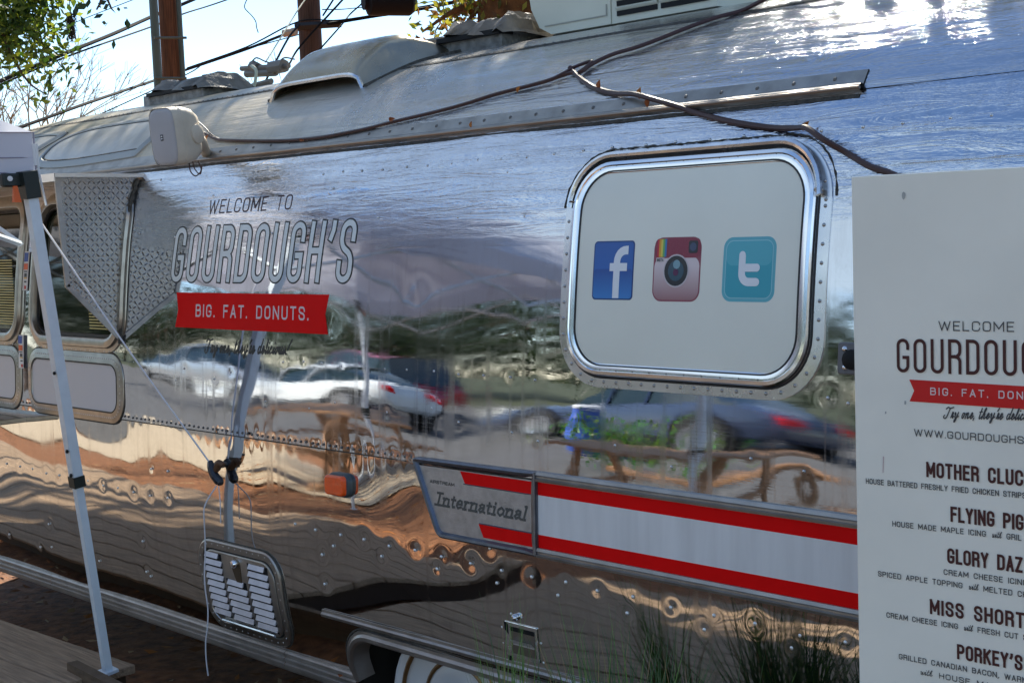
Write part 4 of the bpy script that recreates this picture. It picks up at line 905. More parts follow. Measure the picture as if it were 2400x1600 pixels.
slab([(xs_+.0015, az0), (xs_+.0015, az1), (ax1, az1), (ax1, az0)], AY0+.004, AY1, 'grille_housing')
m = MB(); m.box((ax0+.10, AY0-.004, az0+.030), (xs_-.02, AY0+.001, az0+.034)); m.box((xs_-.02, AY0-.004, az0+.030), (xs_-.016, AY0+.001, az0+.07)); m.build('panel_line', mat('ivory shade line', (.35, .35, .30), .6), AC)
sx0 = on('B', 1900, 100, 1, AY0)[0]; sx1 = on('B', 2175, 70, 1, AY0)[0]; 
for j in range(4):
    for a_, b_ in ((sx0, sx1), (sx1+.018, ax1-.03)):
        z = on('B', 1910, 112, 1, AY0)[2]+j*.034; m = MB(); m.box((a_, AY0-.0015, z), (b_, AY0+.02, z+.017)); m.build('grille_slot', M_BLACK, AC, smooth=False)
        m = MB(); m.add([(a_-.004, AY0+.003, z+.017), (b_+.004, AY0+.003, z+.017), (b_+.004, AY0-.006, z+.027), (a_-.004, AY0-.006, z+.027), (a_-.004, AY0+.003, z+.034), (b_+.004, AY0+.003, z+.034)], [(0, 1, 2, 3), (3, 2, 5, 4)]); m.build('grille_bar', acm, AC, smooth=False)
for j in range(3):
    for k in range(3):
        y = AY0+.07+k*.22; z = az0+.07+j*.05; m = MB(); m.box((ax1-.01, y, z), (ax1+.003, y+.19, z+.022)); m.build('end_slot', M_BLACK, AC, smooth=False)
# antenna frame and rods behind the scoop
an = mat('dull antenna metal', (.22, .20, .18), .5, .7)
m = MB(); Y = 1.35
P_ = lambda k, x, y, Y=1.35: np.array(on(k, x, y, 1, Y))
m.tube([P_('A', 1665, 475), P_('A', 1990, 455)], .014, 7); m.tube([P_('A', 1700, 510), P_('A', 1900, 500)], .020, 8); m.tube([P_('A', 1740, 455), P_('A', 1780, 475)], .03, 8); m.tube([P_('A', 1870, 470), P_('A', 1960, 455)], .034, 8)
m.tube(catmull([P_('A', 1735, 425), P_('A', 1770, 400), P_('A', 1830, 425), P_('A', 1900, 440), P_('A', 1960, 400), P_('A', 2030, 410)], 5), .004, 5)
m.tube([P_('A', 1575, 640), P_('A', 1870, 560)], .016, 7); m.tube([P_('A', 1590, 650), P_('A', 1870, 580)], .010, 7); m.tube([P_('A', 1580, 600), P_('A', 1660, 590)], .042, 8)
AN = m.build('roof_antenna', an, TR); tag(AN, 'dark folded antenna frame lying on the roof left of the air scoop')
m = MB(); m.tube(catmull([P_('A', 1735, 455, 1.2), P_('A', 1765, 490, 1.2), P_('A', 1755, 580, 1.2), P_('A', 1735, 640, 1.2)], 5), .009, 6); m.build('antenna_strap', mat('pale strap', (.55, .58, .45), .6), AN)
m = MB(); m.tube(catmull([P_('A', 1510, 620, 1.2), P_('A', 1560, 650, 1.2), P_('A', 1600, 625, 1.2)], 5), .008, 5); m.build('antenna_cable', M_RUB, AN)
for k0 in (((340, 335), (695, 272), .014), ((405, 372), (660, 347), .012), ((450, 412), (620, 402), .011)):
    m = MB(); m.tube([P_('B', *k0[0]), P_('B', *k0[1])], k0[2], 7); m.build('antenna_rod', an, TR)
# ================================================================== MENU BOARD
SY = -.50
def bd(s, z, off=0.):
    s = np.asarray(s, float); z = np.asarray(z, float); return np.stack([s+0*z, SY-off+0*s, z+0*s], -1)
def bw(k, x, y): p = on(k, x, y, 1, SY); return float(p[0]), float(p[2])
tl = bw('K', 117, 90); bx0 = tl[0]; bcx = -1.262; bx1 = 2*bcx-bx0; bz1 = tl[1]
MENU = empty('menu_board', (bcx, SY+.01, .24), 'tall white printed menu board standing in front of the trailer', 'menu board')
m = MB(); m.bevbox((bx0, SY, .30), (bx1, SY+.014, bz1), .0015); m.build('board', mat('offwhite board', (.86, .86, .77), .38, var=.05, vscale=5, bump=.03, bscale=7), MENU, ang=30)
m = MB()
for x in (bx0+.05, bx1-.09): m.box((x, SY+.014, .27), (x+.04, SY+.052, 1.9))
m.box((bx0+.05, SY+.014, .27), (bx1-.05, SY+.10, .31)); m.build('support_frame', mat('pine batten', (.40, .26, .14), .7), MENU)
def mt_(s, k, x0, y0, x1, y1, ch, wd, mt, lab, n=None, gap=.5, h=None, tab=None, cur=False, slant=0., off=.0016):
    """first n characters run from pixel (x0,y0) to (x1,y1); the rest goes on at the same pitch"""
    a = np.array(bw(k, x0, y0)); b = np.array(bw(k, x1, y1)); t = tab or G_
    n = n or len(s); c = lambda q: sum(t[ch_][0] for ch_ in q)+gap*(len(q)-1)
    b = a+(b-a)*(c(s)/c(s[:n])); mb_ = MB(); text(mb_, s, a, b, ch, wd, bd, off, gap=gap, slant=slant, tab=tab, cur=cur)
    o = mb_.build('lettering', mt, MENU, smooth=False); o['label'] = lab; return o
PR = mat('dark maroon print', (.060, .012, .012), .45); PG = mat('charcoal print', (.045, .048, .052), .5)
mt_('WELCOME TO', 'K', 655, 1031, 1172, 1040, .0180, .0020, PG, 'line WELCOME TO', n=8, gap=.5)
mt_('GOURDOUGH’S', 'K', 400, 1285, 1128, 1309, .0645, .0062, PR, 'tall maroon word GOURDOUGH’S', n=7, gap=.75)
zb1 = bw('K', 475, 1330)[1]; zb0 = bw('K', 480, 1463)[1]; rx = bw('K', 475, 1330)[0]; rx1 = 2*bcx-rx
m = MB(); zm = (zb0+zb1)/2; m.add([bd(rx, zb0, .0012), bd(rx1, zb0, .0012), bd(rx1-.010, zm, .0012), bd(rx1, zb1, .0012), bd(rx, zb1, .0012), bd(rx+.010, zm, .0012)], [(0, 1, 2, 5), (5, 2, 3, 4)]); o = m.build('banner', mat('menu red print', (.62, .006, .008), .4), MENU, smooth=False); o['label'] = 'red notched ribbon on the menu'
mt_('BIG. FAT. DONUTS.', 'K', 605, 1424, 1172, 1452, .0142, .0022, MATS['pale pink print'], 'white capitals BIG. FAT. DONUTS. on the menu ribbon', n=13, gap=.8, off=.0020)
mt_("Try one, they're delicious!", 'K', 682, 1568, 1176, 1580, .022, .0021, PG, 'script line under the ribbon', n=22, gap=.02, tab=CUR, cur=True, slant=.3)
mt_('WWW.GOURDOUGHS.COM', 'L', 505, 55, 1176, 104, .0138, .0018, PG, 'web address line', n=14, gap=.5)
heads = [('MOTHER CLUCKER', 'L', 580, 305, 1170, 362, 11), ('FLYING PIG', 'L', 728, 578, 1176, 634, 10), ('GLORY DAZ', 'L', 708, 832, 1170, 893, 9), ('MISS SHORTCAKE', 'L', 602, 1142, 1176, 1232, 10), ('PORKEY’S', 'L', 768, 1418, 1170, 1492, 8)]
for s, k, x0, y0, x1, y1, n in heads: mt_(s, k, x0, y0, x1, y1, .0290, .0050, PR, 'bold maroon heading '+s, n=n, gap=.72)
def line(parts, k, x0, y0, x1, y1, nvis, lab):
    """parts: list of (string, is_cursive); the first nvis characters span the two pixels"""
    a = np.array(bw(k, x0, y0)); b = np.array(bw(k, x1, y1)); gap = .55
    def cw(st, cur): return sum((CUR if cur else G_)[c][0]*(1.45 if cur else 1) for c in st)+gap*(.05 if cur else 1)*(len(st))
    tot = 0; cnt = 0
    for st, cur in parts:
        kk = st[:max(0, nvis-cnt)]; tot += cw(kk, cur) if kk else 0; cnt += len(st)
    u = (b-a)/tot; p = a; mb_ = MB()
    for st, cur in parts:
        w_ = cw(st, cur); e = p+u*w_
        text(mb_, st, p, e-u*gap*(.9 if not cur else .2), .0107 if not cur else .0125, .0016 if not cur else .0011, bd, .0016, gap=gap if not cur else .04, tab=CUR if cur else None, cur=cur, slant=.3 if cur else 0); p = e+(u*.25 if cur else 0)
    o = mb_.build('lettering', PG, MENU, smooth=False); o['label'] = lab
W_ = ('with', True)
line([('HOUSE BATTERED FRESHLY FRIED CHICKEN STRIPS', False)], 'L', 210, 346, 1172, 436, 42, 'small line under the first heading')
line([('HOUSE MADE MAPLE ICING ', False), W_, (' GRIL', False)], 'L', 372, 607, 1168, 696, 32, 'small line under the second heading')
line([('CREAM CHEESE ICING', False)], 'L', 686, 902, 1176, 968, 17, 'small line under the third heading')
line([('SPICED APPLE TOPPING ', False), W_, (' MELTED CH', False)], 'L', 284, 912, 1170, 1040, 34, 'second small line under the third heading')
line([('CREAM CHEESE ICING ', False), W_, (' FRESH CUT S', False)], 'L', 336, 1164, 1172, 1303, 34, 'small line under the fourth heading')
line([('GRILLED CANADIAN BACON, WARM', False)], 'L', 412, 1418, 1172, 1563, 27, 'small line under the fifth heading')
line([W_, (' HOUSE MADE JA', False)], 'L', 540, 1512, 1172, 1640, 18, 'second small line under the fifth heading')
for (kk, x, y, r_) in (('K', 440, 205, .008), ('K', 330, 1532, .003), ('K', 450, 1470, .004)):
    m = MB(); c = bw(kk, x, y); m.add([bd(c[0]+r_*.6*math.cos(q)*random.uniform(.6, 1.2), c[1]+r_*math.sin(q)*random.uniform(.7, 1.3), .0011) for q in np.linspace(0, 6.28, 9)[:-1]], [tuple(range(8))]); m.build('smudge', mat('grey smudge', (.40, .42, .41), .6), MENU, smooth=False)

a = bw('L', 317, 180); b = bw('L', 314, 280); m = MB(); m.add([bd(a[0]-.0012, a[1], .0011), bd(b[0]-.0008, b[1], .0011), bd(b[0]+.0008, b[1], .0011), bd(a[0]+.0012, a[1], .0011)], [(0, 1, 2, 3)]); m.build('drip_mark', mat('faint pink drip', (.55, .42, .42), .6), MENU, smooth=False)
# ================================================================== WHITE POP-UP TENT
TX, TY0, ze = -5.10, -.47, 2.375
TX1, TY1 = TX-3.3, TY0-3.1
TENT = empty('popup_tent', ((TX+TX1)/2, (TY0+TY1)/2, .3), 'white pop-up canopy tent whose corner and leg show at the left', 'tent')
fab = bpy.data.materials.new('white tent fabric'); fab.use_nodes = True; t = fab.node_tree; b = t.nodes['Principled BSDF']; b.inputs['Base Color'].default_value = (.62, .65, .74, 1); b.inputs['Roughness'].default_value = .8
tr_ = t.nodes.new('ShaderNodeBsdfTranslucent'); tr_.inputs[0].default_value = (.50, .52, .60, 1); ms = t.nodes.new('ShaderNodeMixShader'); ms.inputs[0].default_value = .32
t.links.new(b.outputs[0], ms.inputs[1]); t.links.new(tr_.outputs[0], ms.inputs[2]); t.links.new(ms.outputs[0], t.nodes['Material Output'].inputs[0]); MATS['fab'] = fab
cs = [(TX, TY0), (TX1, TY0), (TX1, TY1), (TX, TY1)]; cxy = ((TX+TX1)/2, (TY0+TY1)/2)
m = MB()
for i in range(4):
    a, b_ = np.array([*cs[i], ze]), np.array([*cs[(i+1) % 4], ze]); pk = np.array([*cxy, 3.32]); N = 12; v = []
    for r_ in range(N+1):
        q = r_/N; sag = -.05*math.sin(q*math.pi)
        for c in range(N+1):
            u = c/N; e = a+(b_-a)*u; p = e+(pk-e)*q; p[2] += sag*(1-abs(u*2-1)**2)*1.5-.035*(1-abs(2*u-1)**2)*(1-q); v.append(p)
    m.add(v, [(r_*(N+1)+c, r_*(N+1)+c+1, (r_+1)*(N+1)+c+1, (r_+1)*(N+1)+c) for r_ in range(N) for c in range(N)])
m.build('canopy', fab, TENT, ang=50)
m = MB()
for i in range(4):
    a, b_ = np.array([*cs[i], ze]), np.array([*cs[(i+1) % 4], ze]); N = 40; v = []; o_ = np.array([(a+b_)[0]/2-cxy[0], (a+b_)[1]/2-cxy[1], 0]); o_ /= np.linalg.norm(o_)
    for r_ in range(4):
        for c in range(N+1):
            u = c/N; p = a+(b_-a)*u; p = p+o_*(.010*math.sin(u*37+r_)+.004*math.sin(u*90))*(r_/3); p[2] -= r_/3*.155+.035*(1-abs(2*u-1)**2); v.append(p)
    m.add(v, [(r_*(N+1)+c, r_*(N+1)+c+1, (r_+1)*(N+1)+c+1, (r_+1)*(N+1)+c) for r_ in range(3) for c in range(N)])
m.build('valance', fab, TENT, ang=60)
m = MB()
for z in (ze-.002, ze-.095, ze-.150): m.tube([(TX+.004, TY0+.006, z), (TX+.004, TY0-1.0, z-.02)], .0022, 4); 
m.tube([(TX+.004, TY0+.004, ze), (TX+.006, TY0+.006, ze-.158)], .0035, 4); m.build('valance_hem', mat('hem thread', (.30, .29, .36), .8), TENT)
st = mat('white coated steel', (.70, .78, .84), .35, .05, var=.06, vscale=20); blk = mat('black bracket plastic', (.012, .02, .018), .45)
ptop = np.array(on('A', 205, 1310, 0, -5.06)); pbot = np.array(on('F', 850, 1428, 2, .24))
def leg(a, b_, wd, first):
    def seg(p, q, w__):
        d = (q-p)/np.linalg.norm(q-p); x = np.array([1, 0, 0])-d*d[0]; x /= np.linalg.norm(x); y = np.cross(d, x); v = []
        for e in (p, q):
            for sx, sy in ((-1, -1), (1, -1), (1, 1), (-1, 1)): v.append(e+x*sx*w__/2+y*sy*w__/2)
        return v, [(0, 1, 2, 3), (7, 6, 5, 4), (0, 4, 5, 1), (1, 5, 6, 2), (2, 6, 7, 3), (3, 7, 4, 0)]
    k = a+(b_-a)*.585
    m = MB(); m.add(*seg(a, k, wd)); l = m.build('leg', st, TENT, smooth=False)
    m = MB(); m.add(*seg(k, b_, wd*.78)); m.build('inner_leg', st, l, smooth=False)
    m = MB(); d = (b_-a)/np.linalg.norm(b_-a); m.add(*seg(k-d*.022, k+d*.022, wd*1.18)); m.build('leg_collar', blk, l, smooth=False)
    m = MB(); m.add(*seg(b_-d*.012, b_, wd*1.6)); m.build('foot_plate', st, l, smooth=False)
    for q in (.36, .52, .57): c = a+(b_-a)*q; m = MB(); m.tube([c+np.array([-.0, -.02, 0]), c+np.array([.03, -.035, 0])], .006, 6); m.build('leg_button', MATS['matt black'], l)
    m = MB(); m.add(*seg(a-d*.07, a+d*.03, wd*1.45)); m.bevbox(tuple(a+np.array([-.035, -.10, .012])), tuple(a+np.array([.0, -.01, .062])), .006); br = m.build('corner_bracket', blk, TENT, smooth=False)
    m = MB(); m.lathe([(.010, 0), (.010, .004), (.005, .005)], a+np.array([.002, -.075, .042]), (1, 0, 0), 10, True, True); m.build('bracket_rivet', MATS['white vinyl'], br)
    m = MB(); c = a+np.array([.0, -.055, -.045]); m.add([c+np.array([0, -.016, 0]), c+np.array([0, .012, 0]), c+np.array([0, .004, .06]), c+np.array([0, -.010, .06]), c+np.array([.02, -.016, 0]), c+np.array([.02, .012, 0]), c+np.array([.01, .004, .06]), c+np.array([.01, -.010, .06])], [(0, 1, 2, 3), (4, 5, 6, 7), (0, 1, 5, 4), (1, 2, 6, 5), (2, 3, 7, 6), (3, 0, 4, 7)]); m.build('release_lever', mat('orange lever', (.75, .12, .01), .4), br, smooth=False)
leg(ptop, pbot, .040, True)
for x, y in cs[1:]:
    leg(np.array([x+(.04 if x < -6 else -.04), y+(.05 if y < -2 else -.05), 2.2]), np.array([x, y, .02 if y < -2 else .25]), .040, False)
m = MB()
for i in range(4):
    a, b_ = np.array([*cs[i], 2.24]), np.array([*cs[(i+1) % 4], 2.24]); a = a+(np.array([*cxy, 2.24])-a)*.03; b_ = b_+(np.array([*cxy, 2.24])-b_)*.03
    for q in range(4):
        p0, p1 = a+(b_-a)*q/4, a+(b_-a)*(q+1)/4; m.tube([p0+np.array([0, 0, 0]), p1+np.array([0, 0, -.28])], .011, 4); m.tube([p0+np.array([0, 0, -.28]), p1], .011, 4)
m.build('scissor_truss', st, TENT)
m = MB(); m.tube([(TX+.012, TY0+.01, 2.33), (TX+.014, TY0+.012, 2.22), (TX+.02, TY0+.03, 2.10)], .0045, 5); m.tube([(TX+.008, TY0+.0, 2.33), (TX+.012, TY0+.002, 2.25)], .006, 5); m.build('hanging_strap', MATS['white vinyl'], TENT)
# guy line, hook and string
CL = np.array(sz(*W('H', 520, 750), .035)); 
m = MB(); a = np.array(on('D', 352, 440, 1, -.44)); m.tube(catmull([a, (a+CL)/2+np.array([0, 0, -.012]), CL], 8), .0034, 6); tag(m.build('guy_rope', mat('white cord', (.72, .72, .76), .7)), 'taut white guy rope running from the tent leg down to the trailer hook', 'rope')
HK = empty('rope_hook', tuple(CL), 'dark knotted clamp on the trailer side holding the guy rope end', 'hook')
cm = mat('dark knotted clamp', (.04, .045, .055), .35, .5, bump=.3, bscale=60)
q = CL; m = MB(); m.tube(catmull([q+np.array([-.012, 0, .016]), q+np.array([.004, -.006, -.004]), q+np.array([.020, -.006, -.030]), q+np.array([.046, 0, -.056]), q+np.array([.052, 0, -.068])], 5), np.interp(np.arange(21), [0, 5, 14, 20], [.011, .016, .019, .009]), 8); m.build('clamp_body', cm, HK)
m = MB(); m.tube(catmull([q+np.array([.018, 0, -.016]), q+np.array([.036, 0, -.004]), q+np.array([.056, -.005, .018]), q+np.array([.082, 0, .012])], 5), np.interp(np.arange(16), [0, 8, 15], [.012, .015, .009]), 8); m.build('clamp_jaw', mat('brown tape', (.12, .06, .03), .6), HK)
m = MB(); m.lathe([(.010, -.0), (.013, .01), (.010, .04)], np.array(q)+np.array([0, .035, 0]), (0, -1, 0), 8); m.build('clamp_screw', M_RIVD, HK)
m = MB(); s0 = q+np.array([.04, -.01, -.07]); pts = [s0]
for i in range(1, 12): pts.append(s0+np.array([.006*math.sin(i*1.1), -.055-.012*i*.2+.004*math.cos(i*1.7), -.065*i]))
m.tube(catmull(pts, 4), .0026, 5); m.tube(catmull([s0+np.array([.015, 0, 0]), s0+np.array([.02, 0, -.06]), s0+np.array([.016, 0, -.14])], 4), .0024, 4); tag(m.build('hanging_string', mat('thin white string', (.62, .62, .66), .7)), 'thin white string hanging from the dark clamp past the louvred door', 'string')

# ================================================================== SPEAKER
sc_ = np.array([-4.70, -.03, 2.342]); 
c0 = np.array(on('A', 1150, 945, 1, -.10)); SPK = empty('loudspeaker', tuple(c0), 'small weathered white outdoor loudspeaker on a bracket above the lettering', 'loudspeaker')
fd = np.array([.10, -.99, -.10]); fd /= np.linalg.norm(fd); rt = np.cross(fd, [0, 0, 1]); rt /= np.linalg.norm(rt); up_ = np.cross(rt, fd)
if rt[0] < 0: rt = -rt
def sp(x, y, z): return c0+rt*x+up_*y+fd*z
def superell(hx, hy, n=28, e=.42, f_=None):
    o = []
    for i in range(n):
        q = 2*math.pi*i/n; o.append((math.copysign(abs(math.cos(q))**e, math.cos(q))*hx, math.copysign(abs(math.sin(q))**e, math.sin(q))*hy*(1-.06*math.cos(q)**2)))
    return o
wm_ = mat('aged cream plastic', (.62, .54, .43), .6, bump=.15, bscale=120, var=.18, vscale=9); gm = mat('speaker grille', (.52, .50, .50), .7, bump=.5, bscale=420, var=.1)
m = MB(); v = []
rings = [(.078, .108, .016), (.080, .110, .0), (.080, .110, -.018), (.0785, .1085, -.020), (.0785, .1085, -.024), (.080, .110, -.026), (.079, .107, -.05), (.072, .098, -.085), (.055, .078, -.115), (.03, .045, -.13)]
for hx, hy, z in rings: v += [sp(x, y, z) for x, y in superell(hx, hy)]
n = 28; f = [(r_*n+i, r_*n+(i+1) % n, (r_+1)*n+(i+1) % n, (r_+1)*n+i) for r_ in range(len(rings)-1) for i in range(n)]+[tuple(range((len(rings)-1)*n, len(rings)*n))]
m.add(v, f); m.build('cabinet', wm_, SPK, ang=35)
m = MB(); v = [sp(0, 0, .022)]
for k_, z in ((.5, .0215), (.85, .020), (.97, .017), (1, .011)): v += [sp(x*k_, y*k_, z) for x, y in superell(.0765, .1065)]
f = [(0, 1+i, 1+(i+1) % n) for i in range(n)]+[(1+r_*n+i, 1+r_*n+(i+1) % n, 1+(r_+1)*n+(i+1) % n, 1+(r_+1)*n+i) for r_ in range(3) for i in range(n)]
m.add(v, f); m.build('grille', gm, SPK, ang=60)
m = MB(); cc = (0.0, -.004); m.add([sp(-.008, -.012, .0235), sp(.008, -.012, .0235), sp(.008, .010, .0235), sp(-.008, .010, .0235)], [(0, 1, 2, 3)]); bd_ = m.build('badge', MATS['matt black'], SPK, smooth=False)
m = MB(); m.add([sp(-.0045, -.008, .0238), sp(.0045, -.008, .0238), sp(.0045, -.003, .0238), sp(-.0045, -.003, .0238)], [(0, 1, 2, 3)]); m.add([sp(-.0045, .001, .0238), sp(.0045, .001, .0238), sp(.0045, .006, .0238), sp(-.0045, .006, .0238)], [(0, 1, 2, 3)]); m.build('badge_mark', M_WHITE, bd_, smooth=False)
wp = np.array(sz(*W('A', 1425, 1065), .0)); kn = sp(.062, .0, -.085)
m = MB(); m.lathe([(.034, -.01), (.038, 0), (.036, .014), (.02, .022)], kn, rt*1.0+fd*-.3, 18); m.build('swivel_knob', wm_, SPK)
m = MB(); m.tube([kn, kn+(wp-kn)*.5+np.array([0, 0, .01]), wp], [.022, .024, .020], 10); m.build('bracket_arm', wm_, SPK)
m = MB(); m.tube(catmull([sp(.02, -.10, -.07), sp(.035, -.135, -.06), sp(.05, -.155, -.07), sp(.062, -.135, -.09), sp(.05, -.10, -.09)], 6), .0025, 5); m.tube(catmull([sp(.03, -.10, -.08), sp(.025, -.13, -.09), sp(.04, -.15, -.10), sp(.07, -.12, -.09)], 6), .0022, 5); m.build('loose_wire', mat('brown wire', (.07, .03, .02), .5), SPK)

# ================================================================== CABLES ON THE WALL, DEAD LEAVES
cbm = mat('dark brown cable', (.055, .024, .022), .45)
def wp_(k, x, y, off):
    q = W(k, x, y)
    if q is None: return np.array(on(k, x, y, 1, .9))
    return np.array(sz(q[0], q[1], off))
def cable(label, pts, r_, off=.012):
    P = []
    for q in pts:
        p = wp_(q[0], q[1], q[2], q[3] if len(q) > 3 else off); P.append(p)
    m = MB(); m.tube(catmull(P, 7), r_, 6); return tag(m.build('cable', cbm), label, 'cable')
cable('brown cable climbing from the speaker along the roof side to the loop', [('A', 1375, 940, .05), ('A', 1430, 938), ('A', 1500, 970), ('A', 1560, 980), ('A', 1750, 985), ('A', 2000, 982), ('A', 2200, 965), ('B', 0, 940), ('B', 200, 900), ('B', 420, 845), ('B', 640, 795), ('B', 870, 735), ('B', 1080, 670), ('B', 1300, 615), ('B', 1430, 580), ('B', 1520, 548), ('B', 1600, 525), ('B', 1640, 530)], .0062)
cable('thin wire looping out of the speaker back', [('A', 1290, 960, .06), ('A', 1310, 1000, .05), ('A', 1290, 900, .06), ('A', 1340, 860, .06), ('A', 1420, 895, .02), ('A', 1470, 940, .01), ('A', 1540, 978, .01)], .0028)
cable('brown cable pair rising from the loop to the air conditioner', [('B', 1650, 528), ('B', 1690, 500), ('B', 1760, 455), ('B', 1880, 400), ('B', 2050, 350), ('B', 2200, 295), ('B', 2352, 235), ('C', 120, 190), ('C', 270, 140), ('C', 420, 95, .01), ('C', 600, 58, .03), ('C', 780, 25, .04), ('C', 940, 0, .06), ('C', 1100, -40, .08)], .0068)
cable('short cable bight tied beside the loop', [('B', 1480, 570), ('B', 1560, 530), ('B', 1610, 500), ('B', 1680, 472), ('B', 1740, 455), ('B', 1690, 505), ('B', 1650, 530)], .0055, .016)
cable('thick brown cable sagging from the loop past the window to the menu board', [('B', 1595, 505, .02), ('B', 1600, 500), ('B', 1640, 545), ('B', 1700, 590), ('B', 1780, 632), ('B', 1900, 662), ('B', 2060, 695, .03), ('B', 2200, 730, .03), ('B', 2352, 762, .02), ('C', 100, 790), ('C', 280, 838), ('C', 450, 870), ('C', 650, 895), ('C', 830, 915, .03), ('C', 930, 935, .05), ('C', 1050, 1010, .05), ('C', 1150, 1065, .02), ('C', 1260, 1130, .02), ('C', 1340, 1170, .02), ('C', 1440, 1200, .02), ('C', 1560, 1250, .02)], .0078)
lf = [mat('dry orange leaf', (.42, .15, .03), .75), mat('dry rust leaf', (.30, .085, .02), .7)]
leaves = [('A', 1450, 980, 28, 'rust coloured dead leaf on the cable right beside the speaker'), ('A', 1405, 1080, 30, 'orange dead leaf under the speaker bracket'), ('A', 2105, 988, 22, 'small curled leaf on the cable above the first word'), ('B', 375, 850, 32, 'folded dead leaf caught on the cable below the air scoop'), ('B', 1245, 650, 24, 'small orange leaf on the cable left of the loop'),
          ('B', 1805, 620, 34, 'pointed brown leaf just right of the cable loop'), ('B', 2085, 675, 40, 'upright orange leaf on the sagging cable'), ('B', 2145, 735, 38, 'broad orange leaf wedged under the sagging cable'), ('C', 878, 893, 40, 'orange leaf stuck on top of the window corner'), ('B', 925, 885, 22, 'tiny leaf lying on the gutter rail'), ('M', 885, 925, 24, 'orange leaf on the bumper rail left of the wheel opening')]
for k_, x, y, sz_, lab in leaves:
    c = wp_(k_, x, y, .02); l = sz_*c_ if False else sz_/2.94/3333*np.linalg.norm(c-CAM)*.95; a = random.uniform(-.6, 1.9); m = MB(); v = []; N = 6
    ax = np.array([math.cos(a), 0, math.sin(a)]); bx_ = np.array([-math.sin(a), -.3, math.cos(a)])
    for i in range(N+1):
        t = i/N*2-1; w__ = (1-abs(t)**1.8)*l*.42+.001; cu_ = .25*l*(1-t*t)
        v += [c+ax*l*t+bx_*w__+np.array([0, -cu_-w__*.5, 0]), c+ax*l*t+np.array([0, -cu_*.4, 0]), c+ax*l*t-bx_*w__+np.array([0, -cu_-w__*.4, 0])]
    m.add(v, [(3*i+j, 3*i+3+j, 3*i+4+j, 3*i+1+j) for i in range(N) for j in range(2)]); m.tube([c+ax*l, c+ax*l*1.4+np.array([0, -.004, -.004])], .0012, 4)
    tag(m.build('dead_leaf', random.choice(lf)), lab, 'leaf')

# ================================================================== TALL GRASS
gr = [mat('grass blade', (.05, .12, .04), .6), mat('grass blade light', (.13, .26, .05), .55), mat('dry blade', (.30, .22, .10), .7)]
def grass(label, cx, cy, n, spread, h0, h1, lean, mi, seed):
    rs = random.Random(seed); t = empty('grass_clump', (cx, cy, 0), label, 'grass'); m = MB()
    for i in range(n):
        a = rs.uniform(0, 6.28); r_ = rs.random()**.5*spread*.35; bx_, by_ = cx+r_*math.cos(a), cy+r_*.5*math.sin(a); h = rs.uniform(h0, h1); dx = rs.gauss(0, lean); dy = rs.gauss(0, lean*.45); w__ = rs.uniform(.0022, .0042); v = []; N = 7
        px = rs.uniform(-.5, .5)
        for j in range(N+1):
            q = j/N; x = bx_+dx*q**2.0; y = by_+dy*q**2; z = h*(q-.18*abs(dx)*q**3); ww = w__*(1-q**2.5)+.0002
            v += [(x-ww, y, z), (x+ww*.2, y-ww*.6, z), (x+ww, y, z)]
        m.mi = 2 if rs.random() < .07 else (1 if rs.random() < mi else 0)
        m.add(v, [(3*j+k_, 3*j+3+k_, 3*j+4+k_, 3*j+1+k_) for j in range(N) for k_ in range(2)])
    stuff(m.build('blades', gr, t))
grass('dense dark clump of tall thin grass in front of the stripe, left of the menu', -2.33, -.33, 330, .34, .55, 1.02, .17, .2, 1)
grass('second dark grass clump closest to the menu board', -2.06, -.34, 110, .24, .5, .97, .13, .12, 2)
grass('sparse light green grass tuft over the wheel opening', -2.78, -.30, 70, .2, .6, .985, .09, .8, 3)
# ================================================================== POLES AND WIRES BEYOND THE TRAILER
def fp(k, x, y, d): return np.array(far(k, x, y, d))
pw = mat('creosoted pole wood', (.17, .065, .025), .85, bump=.8, bscale=4, var=.5, vscale=6, stretch=(9, 9, .5))
pw2 = mat('dark pole wood', (.085, .045, .032), .85, bump=.8, bscale=4, var=.5, vscale=6, stretch=(9, 9, .5))
def pole(x_, y_, top, r_, mt, label, shift=0):
    t = empty('utility_pole', (x_, y_, 0), label, 'utility pole'); m = MB()
    N = 24; m.tube([(x_+shift*z/10, y_, z) for z in np.linspace(0, top, N)], np.linspace(r_*1.12, r_*.85, N), 18); m.build('pole_shaft', mt, t); return t
d1 = 22; p = fp('A', 1185, 300, d1); rp_ = 62/2.94/3333*d1
t = pole(p[0], p[1], 10.5, rp_, pw, 'brown wooden utility pole with grey conduits on both sides, left of the air scoop', -.12)
gc = mat('grey green conduit', (.10, .13, .11), .5, .2); m = MB(); q0 = fp('A', 1088, 300, d1-.3); m.tube([(q0[0]-.12*z/10, q0[1], z) for z in np.linspace(0, 10, 12)], 28/2.94/3333*d1, 10); m.build('conduit', gc, t)
m = MB(); q1 = fp('A', 1262, 300, d1-.1); m.tube([(q1[0]-.12*z/10, q1[1], z) for z in np.linspace(0, 10, 12)], 17/2.94/3333*d1, 10); m.build('conduit', gc, t)
for yy in (262, 540): m = MB(); a = fp('A', 1062, yy, d1-.45); b = fp('A', 1285, yy, d1-.3); m.tube([a, b], .02, 6); m.build('conduit_strap', gc, t)
d2 = 19; p = fp('A', 2150, 250, d2); t2 = pole(p[0], p[1], 10.5, 76/2.94/3333*d2, pw2, 'dark weathered utility pole rising behind the air scoop', -.08)
m = MB(); a = fp('A', 2030, 185, d2-.3); b = fp('B', 0, 165, d2-.3); m.tube([a, b], .05, 6); m.build('cable_clamp', M_RUB, t2)
wirem = mat('black overhead cable', (.008, .009, .011), .7, spec=.1)
